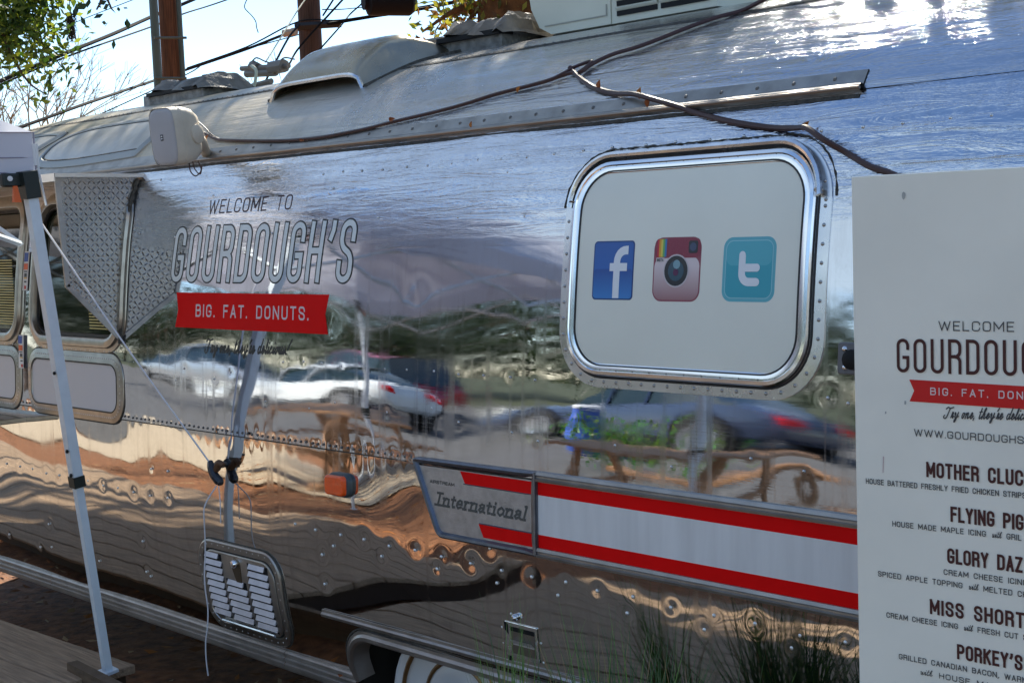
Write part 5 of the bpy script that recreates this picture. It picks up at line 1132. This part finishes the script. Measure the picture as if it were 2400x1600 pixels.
def wire(label, pts, r_, mt=wirem, name='overhead_cable', n=6):
    P = [fp(*q) for q in pts]; m = MB(); m.tube(catmull(P, n), r_, 6); return tag(m.build(name, mt), label, 'cable')
def ln(k, x0, y0, x1, y1, d, x): return (k, x, y0+(y1-y0)*(x-x0)/(x1-x0), d)
wire('thickest black overhead cable, crossing the sky at upper left behind the brown pole', [('A', -900, 950, 17), ('A', 0, 560, 19), ('A', 460, 365, 20), ('A', 780, 235, 21.2), ('A', 1060, 110, 22.6), ('A', 1330, 0, 23.5), ('A', 2200, -380, 28)], .027)
wire('thin cable running just under the thickest one at upper left', [('A', -600, 840, 18), ('A', 0, 585, 19.2), ('A', 480, 385, 20), ('A', 1060, 180, 22.8), ('A', 1270, 95, 23.5), ('A', 1550, 5, 25), ('A', 2300, -260, 28)], .013)
wire('black overhead cable from far left past the scoop, carrying the splice canister', [('A', -900, 1240, 16), ('A', 160, 870, 18), ('A', 620, 705, 19.5), ('A', 1095, 545, 22.6), ('A', 1290, 480, 22.4), ('A', 1700, 340, 20.5), ('A', 2060, 205, 19), ('B', 0, 152, 18.6), ('B', 240, 112, 18.6), ('B', 470, 78, 18.8), ('B', 900, -5, 19.5), ('B', 1800, -190, 21)], .021)
wire('thin companion line riding above the spliced cable', [('A', 1290, 470, 22.3), ('A', 1700, 325, 20.4), ('A', 2060, 150, 19), ('B', 0, 140, 18.5), ('B', 470, 62, 18.7), ('B', 860, -5, 19.4)], .010)
wire('thin faint wire high at the upper left corner', [('A', 300, 245, 30), ('A', 340, 230, 30), ('A', 620, 115, 31), ('A', 930, -5, 32), ('A', 1300, -150, 33)], .010)
wire('thin faint wire dropping left beneath the spliced cable', [('A', 600, 815, 24), ('A', 690, 788, 24), ('A', 1290, 512, 25), ('A', 1480, 405, 25.5), ('A', 2060, 240, 26)], .010)
wire('thin guy wire falling steeply left of the dark pole', [('A', 1830, 560, 17), ('A', 1900, 425, 17.3), ('A', 1990, 260, 18), ('A', 2065, 170, 18.6)], .013)
wire('second guy wire crossing low in front of the dark pole', [('A', 1995, 440, 16.5), ('A', 2070, 320, 16.8), ('A', 2352, 10, 17), ('A', 2400, -50, 17)], .012)
wire('guy wire right of the dark pole climbing out of the picture', [('A', 2170, 380, 18), ('A', 2352, 175, 18.5), ('B', 60, 100, 19), ('B', 140, 28, 19), ('B', 175, -20, 19)], .010)
wire('short wire between the dark pole top and the upper edge', [('A', 2225, 110, 18.9), ('A', 2290, 10, 19), ('A', 2330, -60, 19)], .012)
wire('level thin wire right of the dark pole', [('A', 2220, 68, 20), ('A', 2352, 66, 20), ('B', 130, 55, 21), ('B', 500, 30, 22), ('B', 900, -30, 23)], .008)
wire('pale frayed strand hanging from the sky down to the roof antenna', [('A', 2110, -10, 9), ('A', 2060, 60, 8.8), ('A', 1960, 220, 8.3), ('A', 1880, 350, 8), ('A', 1830, 430, 7.6)], .004, mat('pale strand', (.6, .6, .5), .7), 'hanging_strand')
wire('loose dark wire end curling down in the open sky', [('A', 1712, -20, 12), ('A', 1690, 25, 12), ('A', 1688, 60, 12), ('A', 1735, 110, 12), ('A', 1762, 150, 12), ('A', 1768, 190, 12), ('A', 1780, 228, 12)], .0042, mat('dark wire end', (.10, .08, .06), .7), 'loose_wire')
m = MB(); a = fp('B', 150, 15, 18.3); b = fp('B', 500, 5, 18.5); m.tube([a, a+(b-a)*.06, a+(b-a)*.1, a+(b-a)*.9, b], [.10, .10, .17, .19, .14], 14); sp_ = m.build('splice_canister', mat('black canister', (.008, .008, .012), .6, spec=.15)); tag(sp_, 'black cylindrical splice canister hanging on the overhead cable at the top edge', 'cable splice')
m = MB(); a = fp('A', 1955, 232, 18.7); b = fp('A', 2040, 218, 18.6); m.tube([a, b], .05, 8); tag(m.build('wire_splice', mat('pale splice sleeve', (.45, .38, .30), .6)), 'pale sleeve splice on the cable just left of the dark pole', 'cable splice')

# ================================================================== TREES
def leafm(name, c, tr):
    m = bpy.data.materials.new(name); m.use_nodes = True; t = m.node_tree; b = t.nodes['Principled BSDF']; b.inputs['Base Color'].default_value = (*c, 1); b.inputs['Roughness'].default_value = .5
    q = t.nodes.new('ShaderNodeBsdfTranslucent'); q.inputs[0].default_value = (*tr, 1); s = t.nodes.new('ShaderNodeMixShader'); s.inputs[0].default_value = .45
    t.links.new(b.outputs[0], s.inputs[1]); t.links.new(q.outputs[0], s.inputs[2]); t.links.new(s.outputs[0], t.nodes['Material Output'].inputs[0]); MATS[name] = m; return m
LF = [leafm('leaf deep green', (.028, .06, .012), (.05, .11, .01)), leafm('leaf mid green', (.06, .11, .02), (.16, .26, .02)), leafm('leaf yellow green', (.12, .17, .03), (.36, .42, .04))]
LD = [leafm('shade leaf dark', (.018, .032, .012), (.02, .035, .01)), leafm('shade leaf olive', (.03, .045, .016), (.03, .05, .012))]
LO = [leafm('leaf olive', (.05, .07, .02), (.12, .15, .02)), leafm('leaf gold green', (.15, .17, .03), (.42, .40, .04)), leafm('leaf brown', (.10, .05, .015), (.22, .10, .02))]
bark = mat('oak bark', (.09, .055, .035), .95, bump=1, bscale=22, var=.5, vscale=12)
barkb = mat('orange brown bark', (.16, .07, .025), .95, bump=1, bscale=18, var=.6, vscale=9)
def leaves_in(m, blobs, dens, size, seed, nm=3, flat=.8):
    rs = np.random.RandomState(seed)
    for (c, r_) in blobs:
        c = np.array(c, float); n = max(6, int(dens*r_**2)); tw = max(2, n//9)
        tips = rs.normal(size=(tw, 3)); tips /= np.linalg.norm(tips, axis=1)[:, None]; tips *= (rs.uniform(.15, 1, (tw, 1))**.5)*r_; tips[:, 2] *= flat; tips += c
        base = tips[rs.randint(0, tw, n)]+rs.normal(size=(n, 3))*size*1.3
        a = rs.normal(size=(n, 3)); a /= np.linalg.norm(a, axis=1)[:, None]; b = np.cross(a, rs.normal(size=(n, 3))); b /= np.linalg.norm(b, axis=1)[:, None]; s = size*rs.uniform(.6, 1.3, (n, 1))
        P = np.stack([base-a*s*.5, base+b*s*.22, base+a*s*.5, base-b*s*.22], 1).reshape(-1, 3); b0 = m.n
        m.v.append(P); m.n += len(P); mi = rs.randint(0, nm, n)
        m.f += [(b0+4*i, b0+4*i+1, b0+4*i+2, b0+4*i+3) for i in range(n)]; m.m += mi.tolist()
def limb(m, pts, r0_, r1_): P = catmull(pts, 5); m.tube(P, np.linspace(r0_, r1_, len(P)), 7)
def tree2(x, y, h, cr_, n, label, seed, mats=None, size=.2, dens=110, group=None, zc=.62):
    t = empty('leafy_tree', (x, y, 0), label, 'tree', group); rs = np.random.RandomState(seed); m = MB(); bl = []
    for i in range(n):
        a = rs.uniform(0, 6.28); r_ = cr_*rs.uniform(0, 1)**.6; bl.append((np.array([x+r_*math.cos(a), y+r_*math.sin(a), h*zc+rs.uniform(-1, 1)*h*.30*(1-(r_/cr_)**2*.5)]), cr_*rs.uniform(.20, .38)))
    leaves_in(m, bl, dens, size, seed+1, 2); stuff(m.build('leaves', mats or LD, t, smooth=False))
    m = MB(); m.tube(catmull([(x, y, 0), (x+.1, y, h*.2), (x-.05, y+.1, h*.45), (x, y, h*.7)], 4), np.linspace(h*.019, h*.009, 13), 9); m.build('trunk', bark, t)
    m = MB()
    for c, r_ in bl[::3]: limb(m, [(x, y, h*.35), ((x+c[0])/2, (y+c[1])/2, h*.42+c[2]*.12), c], h*.011, .02)
    stuff(m.build('branches', bark, t))
# live oak beyond the trailer at left: its low boughs hang into the picture
dA = 9.3; rootA = np.array([-19.5, 4.4, 0]); TA = empty('oak_tree', tuple(rootA), 'leafy oak whose low boughs hang in at the upper left corner', 'tree')
bl = [(60, 60, 120), (180, 110, 125), (300, 60, 75), (100, 220, 100), (235, 260, 90), (325, 140, 60), (60, 380, 75), (330, 340, 45), (290, 430, 45), (400, 500, 32), (440, 385, 38), (60, 470, 42), (180, 555, 34), (245, 600, 28), (315, 650, 22), (20, 200, 120), (110, 330, 60), (250, 20, 70), (480, 15, 32), (395, 440, 26), (130, 440, 30), (340, 210, 36), (-120, 60, 170), (-130, 260, 130), (60, -150, 170), (300, -160, 150)]
blA = [(fp('A', x, y, dA+random.uniform(-.25, .25)), r_/2.94/3333*dA) for x, y, r_ in bl]
m = MB(); leaves_in(m, blA, 15000, .062, 1); 
over = []
rsA = np.random.RandomState(4)
for i in range(15):      # the rest of the crown, above the picture, dappling the roof
    over.append((np.array([rsA.uniform(-15.5, -7.0), rsA.uniform(3.2, 7.6), rsA.uniform(5.6, 8.6)]), rsA.uniform(.35, .8)))
leaves_in(m, over, 1700, .09, 2)
stuff(m.build('leaves', LF, TA, smooth=False))
m = MB(); m.tube(catmull([rootA, rootA+np.array([.1, 0, 1.6]), rootA+np.array([.5, .1, 3.2]), rootA+np.array([1.2, -.1, 4.6])], 5), np.linspace(.34, .2, 16), 12); m.build('trunk', bark, TA)
fk = rootA+np.array([1.2, -.1, 4.6]); m = MB()
for c, r_ in over[:16]: limb(m, [fk, (fk+c)/2+np.array([0, 0, .4]), c], .09, .02)
h0 = fp('A', -200, -160, dA); limb(m, [fk, (fk+h0)/2+np.array([0, 0, .5]), h0], .12, .05)
for tw in ([(-200, -160), (60, 60), (200, 200), (330, 340), (430, 470)], [(-200, -160), (0, 200), (90, 400), (200, 570), (320, 655)], [(-100, -160), (200, -20), (330, 60), (350, 160)], [(60, 60), (240, 260), (420, 390)]):
    limb(m, [fp('A', x, y, dA) for x, y in tw], .016, .003)
stuff(m.build('branches', bark, TA))
# moss ball and dark sprig at the top edge
m = MB(); rs = random.Random(3); c = fp('A', 490, 150, dA); v0 = c
for i in range(150):
    a = rs.uniform(0, 6.28); r_ = rs.random()**.6*.032; l = rs.uniform(.03, .07); p = v0+np.array([r_*math.cos(a)*.7, r_*math.sin(a)*.7, rs.uniform(-.075, .06)]); m.tube([p, p+np.array([rs.uniform(-.02, .02), rs.uniform(-.02, .02), -l*.5]), p+np.array([rs.uniform(-.03, .03), 0, -l])], .0022, 3, False)
m.tube([fp('A', 478, -20, dA), fp('A', 482, 60, dA), v0], .003, 4); m.tube([v0, fp('A', 492, 245, dA)], .0018, 3)
tag(m.build('moss_ball', mat('grey brown moss', (.05, .04, .03), .95), smooth=False), 'small dark ball of hanging moss on a thread beside the left foliage', 'moss')
m = MB(); dS = 5.2; leaves_in(m, [(fp('A', x, y, dS), r_/2.94/3333*dS) for x, y, r_ in ((650, 25, 38), (662, 75, 26), (745, 20, 45), (775, 60, 30), (700, -10, 50))], 14000, .040, 5, 1)
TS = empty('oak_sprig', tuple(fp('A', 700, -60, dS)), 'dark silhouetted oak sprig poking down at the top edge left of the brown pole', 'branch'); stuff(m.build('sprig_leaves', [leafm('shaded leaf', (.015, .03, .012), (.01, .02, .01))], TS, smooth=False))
m = MB(); limb(m, [fp('A', 700, -300, dS), fp('A', 700, -20, dS), fp('A', 665, 70, dS)], .008, .003); limb(m, [fp('A', 700, -100, dS), fp('A', 750, 20, dS), fp('A', 778, 75, dS)], .006, .002); m.build('twigs', bark, TS)
# second tree beyond the roof, between scoop and air conditioner
dB = 15; pB = fp('B', 1150, 100, dB); TB = empty('oak_tree', (pB[0], pB[1], 0), 'sunlit yellow green tree with orange brown trunk behind the air conditioner', 'tree')
bl = [(545, 225, 42), (640, 150, 52), (610, 100, 26), (700, 205, 42), (745, 95, 75), (820, 175, 70), (905, 60, 95), (950, 165, 80), (1050, 50, 110), (1060, 160, 75), (1180, 60, 90), (1190, 200, 50), (850, 20, 80), (700, 30, 60), (1000, 120, 80), (930, -60, 130), (1120, -80, 130), (1280, 60, 100), (1340, 280, 22), (1300, 180, 60), (760, -60, 90)]
m = MB(); leaves_in(m, [(fp('B', x, y, dB+random.uniform(-.5, .5)), r_/2.94/3333*dB) for x, y, r_ in bl], 3300, .10, 6)
overB = []  # unseen leaf clusters above the trailer, added for dappled shade
for i in range(105): overB.append((np.array([rsA.uniform(-10.0, 1.5), rsA.uniform(2.6, 9.2), rsA.uniform(5.6, 10)]), rsA.uniform(.35, .8)))
for i in range(16): overB.append((np.array([rsA.uniform(-6.8, -3.2), rsA.uniform(3.4, 6.2), rsA.uniform(5.6, 8.4)]), rsA.uniform(.4, .7)))  # extra clusters added to break up the bright roof highlight
for i in range(46): overB.append((np.array([rsA.uniform(-17, -5.5), rsA.uniform(-.8, 3.2), rsA.uniform(6.2, 9.2)]), rsA.uniform(.4, .85)))  # extra clusters added to throw shade on the mulch
leaves_in(m, overB, 1700, .09, 7); stuff(m.build('leaves', LO, TB, smooth=False))
m = MB(); base = np.array([pB[0]+.2, pB[1], 0]); m.tube(catmull([base, base+np.array([0, 0, 2]), fp('B', 1170, 120, dB), fp('B', 1120, -200, dB), fp('B', 1000, -700, dB)], 5), np.linspace(.5, .2, 21), 14); m.build('trunk', barkb, TB)
m = MB()
for q in ((650, 150), (760, 120), (900, 80), (560, 220), (830, 190)): limb(m, [fp('B', 1150, 60, dB), fp('B', (1150+q[0])/2, 40, dB), fp('B', q[0], q[1], dB)], .05, .012)
f0 = fp('B', 1050, -500, dB)
for c, r_ in overB[::8]: limb(m, [f0, (f0+c)/2+np.array([0, 0, .6]), c], .08, .02)
stuff(m.build('branches', barkb, TB))
for i, (x, y, h, c) in enumerate(((-7.4, 9.6, 10, 2.6), (-4.2, 12.5, 11, 3.4), (0.2, 11.5, 10, 3.4), (4.5, 14, 11, 3.6), (-8.2, 15.5, 11.5, 3.0))):
    tree2(x, y, h, c, 46, ['olive tree right behind the air conditioner', 'tall olive tree behind the trailer middle', 'broad olive tree behind the menu board', 'olive tree behind the rear end', 'farther tall olive tree behind the air conditioner'][i], 140+i, mats=LO[:2], size=.20, dens=120, group='trees behind the trailer', zc=.58)
# bare winter trees far off, left
def bare(cx, cy, h, seed, label, mt):
    t = empty('bare_tree', (cx, cy, 0), label, 'tree', 'bare trees on the far left horizon'); rs = random.Random(seed); m = MB()
    def grow(p, d, l, r_, k):
        q = p+d*l; m.tube([p, (p+q)/2+np.array([rs.uniform(-.04, .04)*l, 0, 0]), q], [r_, r_*.85, r_*.7], 3, False)
        if k == 0: return
        for _ in range(3 if k > 1 else 4):
            e = d+np.array([rs.uniform(-.7, .7), rs.uniform(-.7, .7), rs.uniform(-.25, .4)]); e /= np.linalg.norm(e); grow(q, e, l*rs.uniform(.55, .8), r_*.62, k-1)
    grow(np.array([cx, cy, 0.]), np.array([0, 0, 1.]), h*.36, h*.012, 5)
    stuff(m.build('twigs', mt, t, smooth=False))
tw_ = mat('pale winter twigs', (.30, .24, .15), .9); 
for i, (x, y, dd, hh) in enumerate(((-60, 700, 62, 8.5), (90, 700, 55, 9.5), (215, 720, 60, 9), (420, 700, 70, 8.2), (780, 660, 75, 9.2), (960, 660, 70, 8.0), (1520, 600, 80, 10), (1700, 560, 78, 10.5), (520, 700, 58, 5.5))):
    p = fp('A', x, y, dd); bare(p[0], p[1], hh*.98, 20+i, ['pale leafless tree at the far left edge of the horizon', 'pale leafless tree second from the left edge', 'pale leafless tree above the tent corner', 'leafless tree left of the grey wrapped vent', 'leafless tree just left of the speaker top', 'faint leafless tree left of the brown pole', 'faint leafless tree right of the brown pole', 'faint leafless tree below the guy wires', 'short leafless tree above the nearest roof window'][i], tw_)
bl = []
for i in range(30):
    x = random.uniform(-150, 620); p = fp('A', x, 880-x*.0, 50); bl.append((np.array([p[0], p[1], random.uniform(1.2, 3.1)]), random.uniform(.7, 1.3)))
m = MB(); leaves_in(m, bl, 160, .26, 9); tag(m.build('far_hedge', [LF[1], LF[2], LO[1]], smooth=False), 'yellow green hedge and shrubs low on the far left horizon', 'hedge', kind='stuff')
bl = []
for i in range(150):
    a = R(random.uniform(-20, 200)); rr_ = random.uniform(95, 120); bl.append((np.array([-3+rr_*math.cos(a), rr_*math.sin(a), random.uniform(.5, 3.5)]), random.uniform(2.5, 4)))
m = MB(); leaves_in(m, bl, 26, .9, 10); tag(m.build('far_treeline', [LF[0], LO[0], LD[0]], smooth=False), 'low far treeline beyond the lot', 'trees', kind='stuff')

# ================================================================== THE PHOTOGRAPHER'S SIDE (mirrored in the trailer skin)
G_T = 'trees across the lot seen only as reflections'
for i, (x, y, h, c) in enumerate(((-62, -30, 8, 5), (-52, -27, 6.5, 4.5), (-44, -31, 9, 5.5), (-36, -26, 6, 4), (-29, -29, 7.5, 4.8), (-22, -26, 6.2, 4.2), (-14, -30, 8, 5), (-6, -27, 6.5, 4.5), (3, -30, 8, 5), (12, -27, 7, 5))):
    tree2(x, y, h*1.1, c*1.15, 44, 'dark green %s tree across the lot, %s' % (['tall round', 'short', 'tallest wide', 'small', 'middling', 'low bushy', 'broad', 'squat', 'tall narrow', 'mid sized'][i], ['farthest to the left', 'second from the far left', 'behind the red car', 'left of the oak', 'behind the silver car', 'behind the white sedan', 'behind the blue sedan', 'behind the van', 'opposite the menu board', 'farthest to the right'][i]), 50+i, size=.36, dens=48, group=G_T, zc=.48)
tree2(3, -17, 10.5, 4.2, 40, 'tall oak far behind the menu board, across the lane', 91, size=.14, dens=95, zc=.80)
tree2(-25, -8.5, 9.5, 4.2, 40, 'big oak at the far left end of the parked cars', 71, size=.14, dens=95, zc=.78)

def car(label, cx, cy, z0, L_, Wd, H, paint, suv=False, flip=False):
    t = empty('parked_car', (cx, cy, z0), label, 'car'); sg = -1 if flip else 1; m = MB(); hw = Wd/2
    if suv: st_ = [(-.5, .42, .42, .80), (-.485, .30, .55, .92), (-.40, .28, .95, .98), (-.22, .28, 1.02, 1), (-.1, .28, 1.04, 1), (.3, .28, 1.05, 1), (.46, .30, 1.03, .97), (.5, .42, .85, .90)]; gh = [(-.20, 1.03, .93), (-.07, H, .78), (.1, H+.03, .80), (.40, H-.02, .80), (.48, 1.04, .92)]
    else: st_ = [(-.5, .38, .45, .74), (-.48, .26, .56, .90), (-.40, .22, .72, .97), (-.2, .22, .88, 1), (-.1, .22, .92, 1), (.2, .22, .94, 1), (.38, .24, .95, .97), (.48, .30, .90, .88), (.5, .40, .70, .80)]; gh = [(-.19, .90, .92), (-.03, H-.02, .70), (.08, H+.01, .72), (.2, H-.03, .70), (.40, .95, .88)]
    v = []
    for x, zl, zh, k in st_:
        w__ = hw*k
        for yy, zz in ((-w__*.86, zl), (-w__, zl+.12), (-w__*1.01, (zl+zh)/2+.05), (-w__*.97, zh-.06), (-w__*.85, zh), (0, zh+.03), (w__*.85, zh), (w__*.97, zh-.06), (w__*1.01, (zl+zh)/2+.05), (w__, zl+.12), (w__*.86, zl)): v.append((cx+sg*x*L_, cy+yy, z0+zz))
    n = 11; m.add(v, [(i*n+j, i*n+(j+1) % n, (i+1)*n+(j+1) % n, (i+1)*n+j) for i in range(len(st_)-1) for j in range(n)]+[tuple(range(n)), tuple(range((len(st_)-1)*n, len(st_)*n))]); m.build('car_body', paint, t, ang=35)
    def gsec(gh, k, dz): 
        v = []
        for x, z, w__ in gh:
            y_ = hw*w__*k
            for yy, zz in ((-y_*1.02, z-.05+dz), (-y_*.9, z+dz), (0, z+.03+dz), (y_*.9, z+dz), (y_*1.02, z-.05+dz)): v.append((cx+sg*x*L_, cy+yy, z0+zz))
        return v
    m = MB(); tp = gsec([(a, b, c) for a, b, c in gh[1:-1]], 1.0, .0); m.add(tp, [(i*5+j, i*5+j+1, i*5+6+j, i*5+5+j) for i in range(len(gh)-3) for j in range(4)]); 
    m.build('roof', paint, t, ang=40)
    m = MB(); v = []
    for x, z, w__ in gh:
        y_ = hw*w__*.985; yb = hw*.93; zb_ = min(z, (1.02 if suv else .90)-.03)
        v += [(cx+sg*x*L_, cy-yb, z0+zb_), (cx+sg*x*L_, cy-y_, z0+z-.045), (cx+sg*x*L_, cy, z0+z-.01), (cx+sg*x*L_, cy+y_, z0+z-.045), (cx+sg*x*L_, cy+yb, z0+zb_)]
    m.add(v, [(i*5+j, i*5+j+1, i*5+6+j, i*5+5+j) for i in range(len(gh)-1) for j in range(4)]); m.build('window_glass', mat('car glass', (.01, .02, .018), .05, spec=.9), t, ang=40)
    for k_, px in enumerate([sg*(a*L_) for a in (-.03, .12)]):
        for sy in (-1, 1): m = MB(); m.tube([(cx+px, cy+sy*hw*.945, z0+.9), (cx+px+.03, cy+sy*hw*.74, z0+H-.03)], .035, 5); m.build('pillar', paint, t)
    for wx in (-.325, .325):
        for sy in (-1, 1):
            c = np.array([cx+sg*wx*L_, cy+sy*(hw-.07), z0+.33]); m = MB(); m.lathe([(.2, .10), (.31, .11), (.335, .08), (.335, -.08), (.31, -.1)], c, (0, sy, 0), 20, True, True); wh = m.build('wheel', MATS['tyre rubber'], t, ang=50)
            m = MB(); m.lathe([(.20, .105), (.19, .118), (.06, .10), (.001, .108)], c, (0, sy, 0), 12, False, False); m.build('wheel_rim', mat('alloy rim', (.5, .5, .5), .3, .9), wh)
            m = MB(); m.lathe([(.39, .075), (.385, .082), (.34, .078)], c+np.array([0, 0, .02]), (0, sy, 0), 20, False, False); m.build('wheel_arch', M_BLACK, t)
    for sy in (-1, 1):
        m = MB(); m.bevbox((cx+sg*L_*.488-.06, cy+sy*hw*.62-.16, z0+.68), (cx+sg*L_*.488+.07, cy+sy*hw*.62+.16, z0+.84), .02); m.build('tail_light', M_RED, t)
        m = MB(); m.bevbox((cx-sg*L_*.487-.06, cy+sy*hw*.62-.16, z0+.52), (cx-sg*L_*.487+.05, cy+sy*hw*.62+.16, z0+.66), .02); m.build('headlight', M_PANE, t)
cw_ = mat('white car paint', (.72, .74, .72), .25, coat=.8); cr__ = mat('red car paint', (.45, .015, .04), .25, coat=.8); cg_ = mat('dark blue car paint', (.03, .045, .09), .25, coat=.8); csil = mat('silver car paint', (.42, .43, .44), .25, .6, coat=.8)
car('white sedan mirrored above the belt seam', -18.6, -10.8, .0, 4.8, 1.85, 1.42, cw_)
car('red sport utility car mirrored above the white sedan', -21.2, -13.6, .0, 4.7, 1.95, 1.95, cr__, True)
car('silver car mirrored behind the white sedan', -27.8, -14.8, .0, 4.6, 1.85, 1.5, csil, False, True)
car('dark blue sedan mirrored below the window', -11.9, -11.2, .0, 4.7, 1.85, 1.4, cg_)
car('silver van like car mirrored right of the dark sedan', -5.2, -12.0, .0, 4.8, 1.95, 1.75, csil, True)
# picnic tables
pwd = mat('picnic table wood', (.42, .22, .10), .7, bump=.3, bscale=8, var=.3, stretch=(1, 12, 12)); 
def picnic(label, x, y, rz):
    t = empty('picnic_table', (x, y, 0), label, 'picnic table', None); c, s_ = math.cos(rz), math.sin(rz); rot = [[c, -s_, 0], [s_, c, 0], [0, 0, 1]]
    for j in range(5): m = MB(); m.box((-.9, -.36+j*.146, .72), (.9, -.36+j*.146+.138, .755), rot, (x, y, 0)); m.build('top_board', pwd, t, smooth=False)
    for sy in (-1, 1): m = MB(); m.box((-.9, sy*.72-.13, .43), (.9, sy*.72+.13, .465), rot, (x, y, 0)); m.build('bench', pwd, t, smooth=False)
    for sx in (-.62, .62):
        for sy in (-1, 1): m = MB(); m.add(np.array([(sx-.02, sy*.25-.045, .72), (sx+.02, sy*.25-.045, .72), (sx+.02, sy*.25+.045, .72), (sx-.02, sy*.25+.045, .72), (sx-.02, sy*.62-.045, 0), (sx+.02, sy*.62-.045, 0), (sx+.02, sy*.62+.045, 0), (sx-.02, sy*.62+.045, 0)]) @ np.array(rot).T+np.array([x, y, 0]), [(0, 1, 2, 3), (4, 5, 6, 7), (0, 1, 5, 4), (1, 2, 6, 5), (2, 3, 7, 6), (3, 0, 4, 7)]); m.build('leg', pwd, t, smooth=False)
        m = MB(); m.box((sx-.02, -.82, .39), (sx+.02, .82, .43), rot, (x, y, 0)); m.build('cross_beam', pwd, t, smooth=False)
picnic('brown picnic table mirrored left below the seam', -10.6, -4.9, .1); picnic('brown picnic table mirrored beneath the window', -6.4, -4.7, -.15); picnic('brown picnic table mirrored toward the menu board', -3.0, -5.4, .2)
m = MB(); leaves_in(m, [(np.array([-9.2+random.uniform(-.7, .7), -7.6+random.uniform(-.4, .4), random.uniform(.2, .75)]), .32) for _ in range(10)], 900, .09, 31); tag(m.build('green_shrub', [leafm('bright shrub leaf', (.06, .22, .03), (.1, .35, .04)), LF[1]], smooth=False), 'bright green shrub mirrored under the window', 'shrub', kind='stuff')
CB = empty('trash_barrel', (-11.2, -8.9, 0), 'blue barrel mirrored beneath the window left corner', 'barrel')
m = MB(); m.lathe([(.27, 0), (.29, .05), (.29, .3), (.30, .31), (.29, .33), (.29, .6), (.30, .61), (.29, .63), (.28, .88)], (-11.2, -8.9, 0), (0, 0, 1), 20); m.build('barrel_body', mat('blue plastic', (.03, .08, .35), .4), CB); m = MB(); m.lathe([(.30, .88), (.30, .92), (.2, .95), (.001, .96)], (-11.2, -8.9, 0), (0, 0, 1), 20); m.build('barrel_lid', M_WHITE, CB)
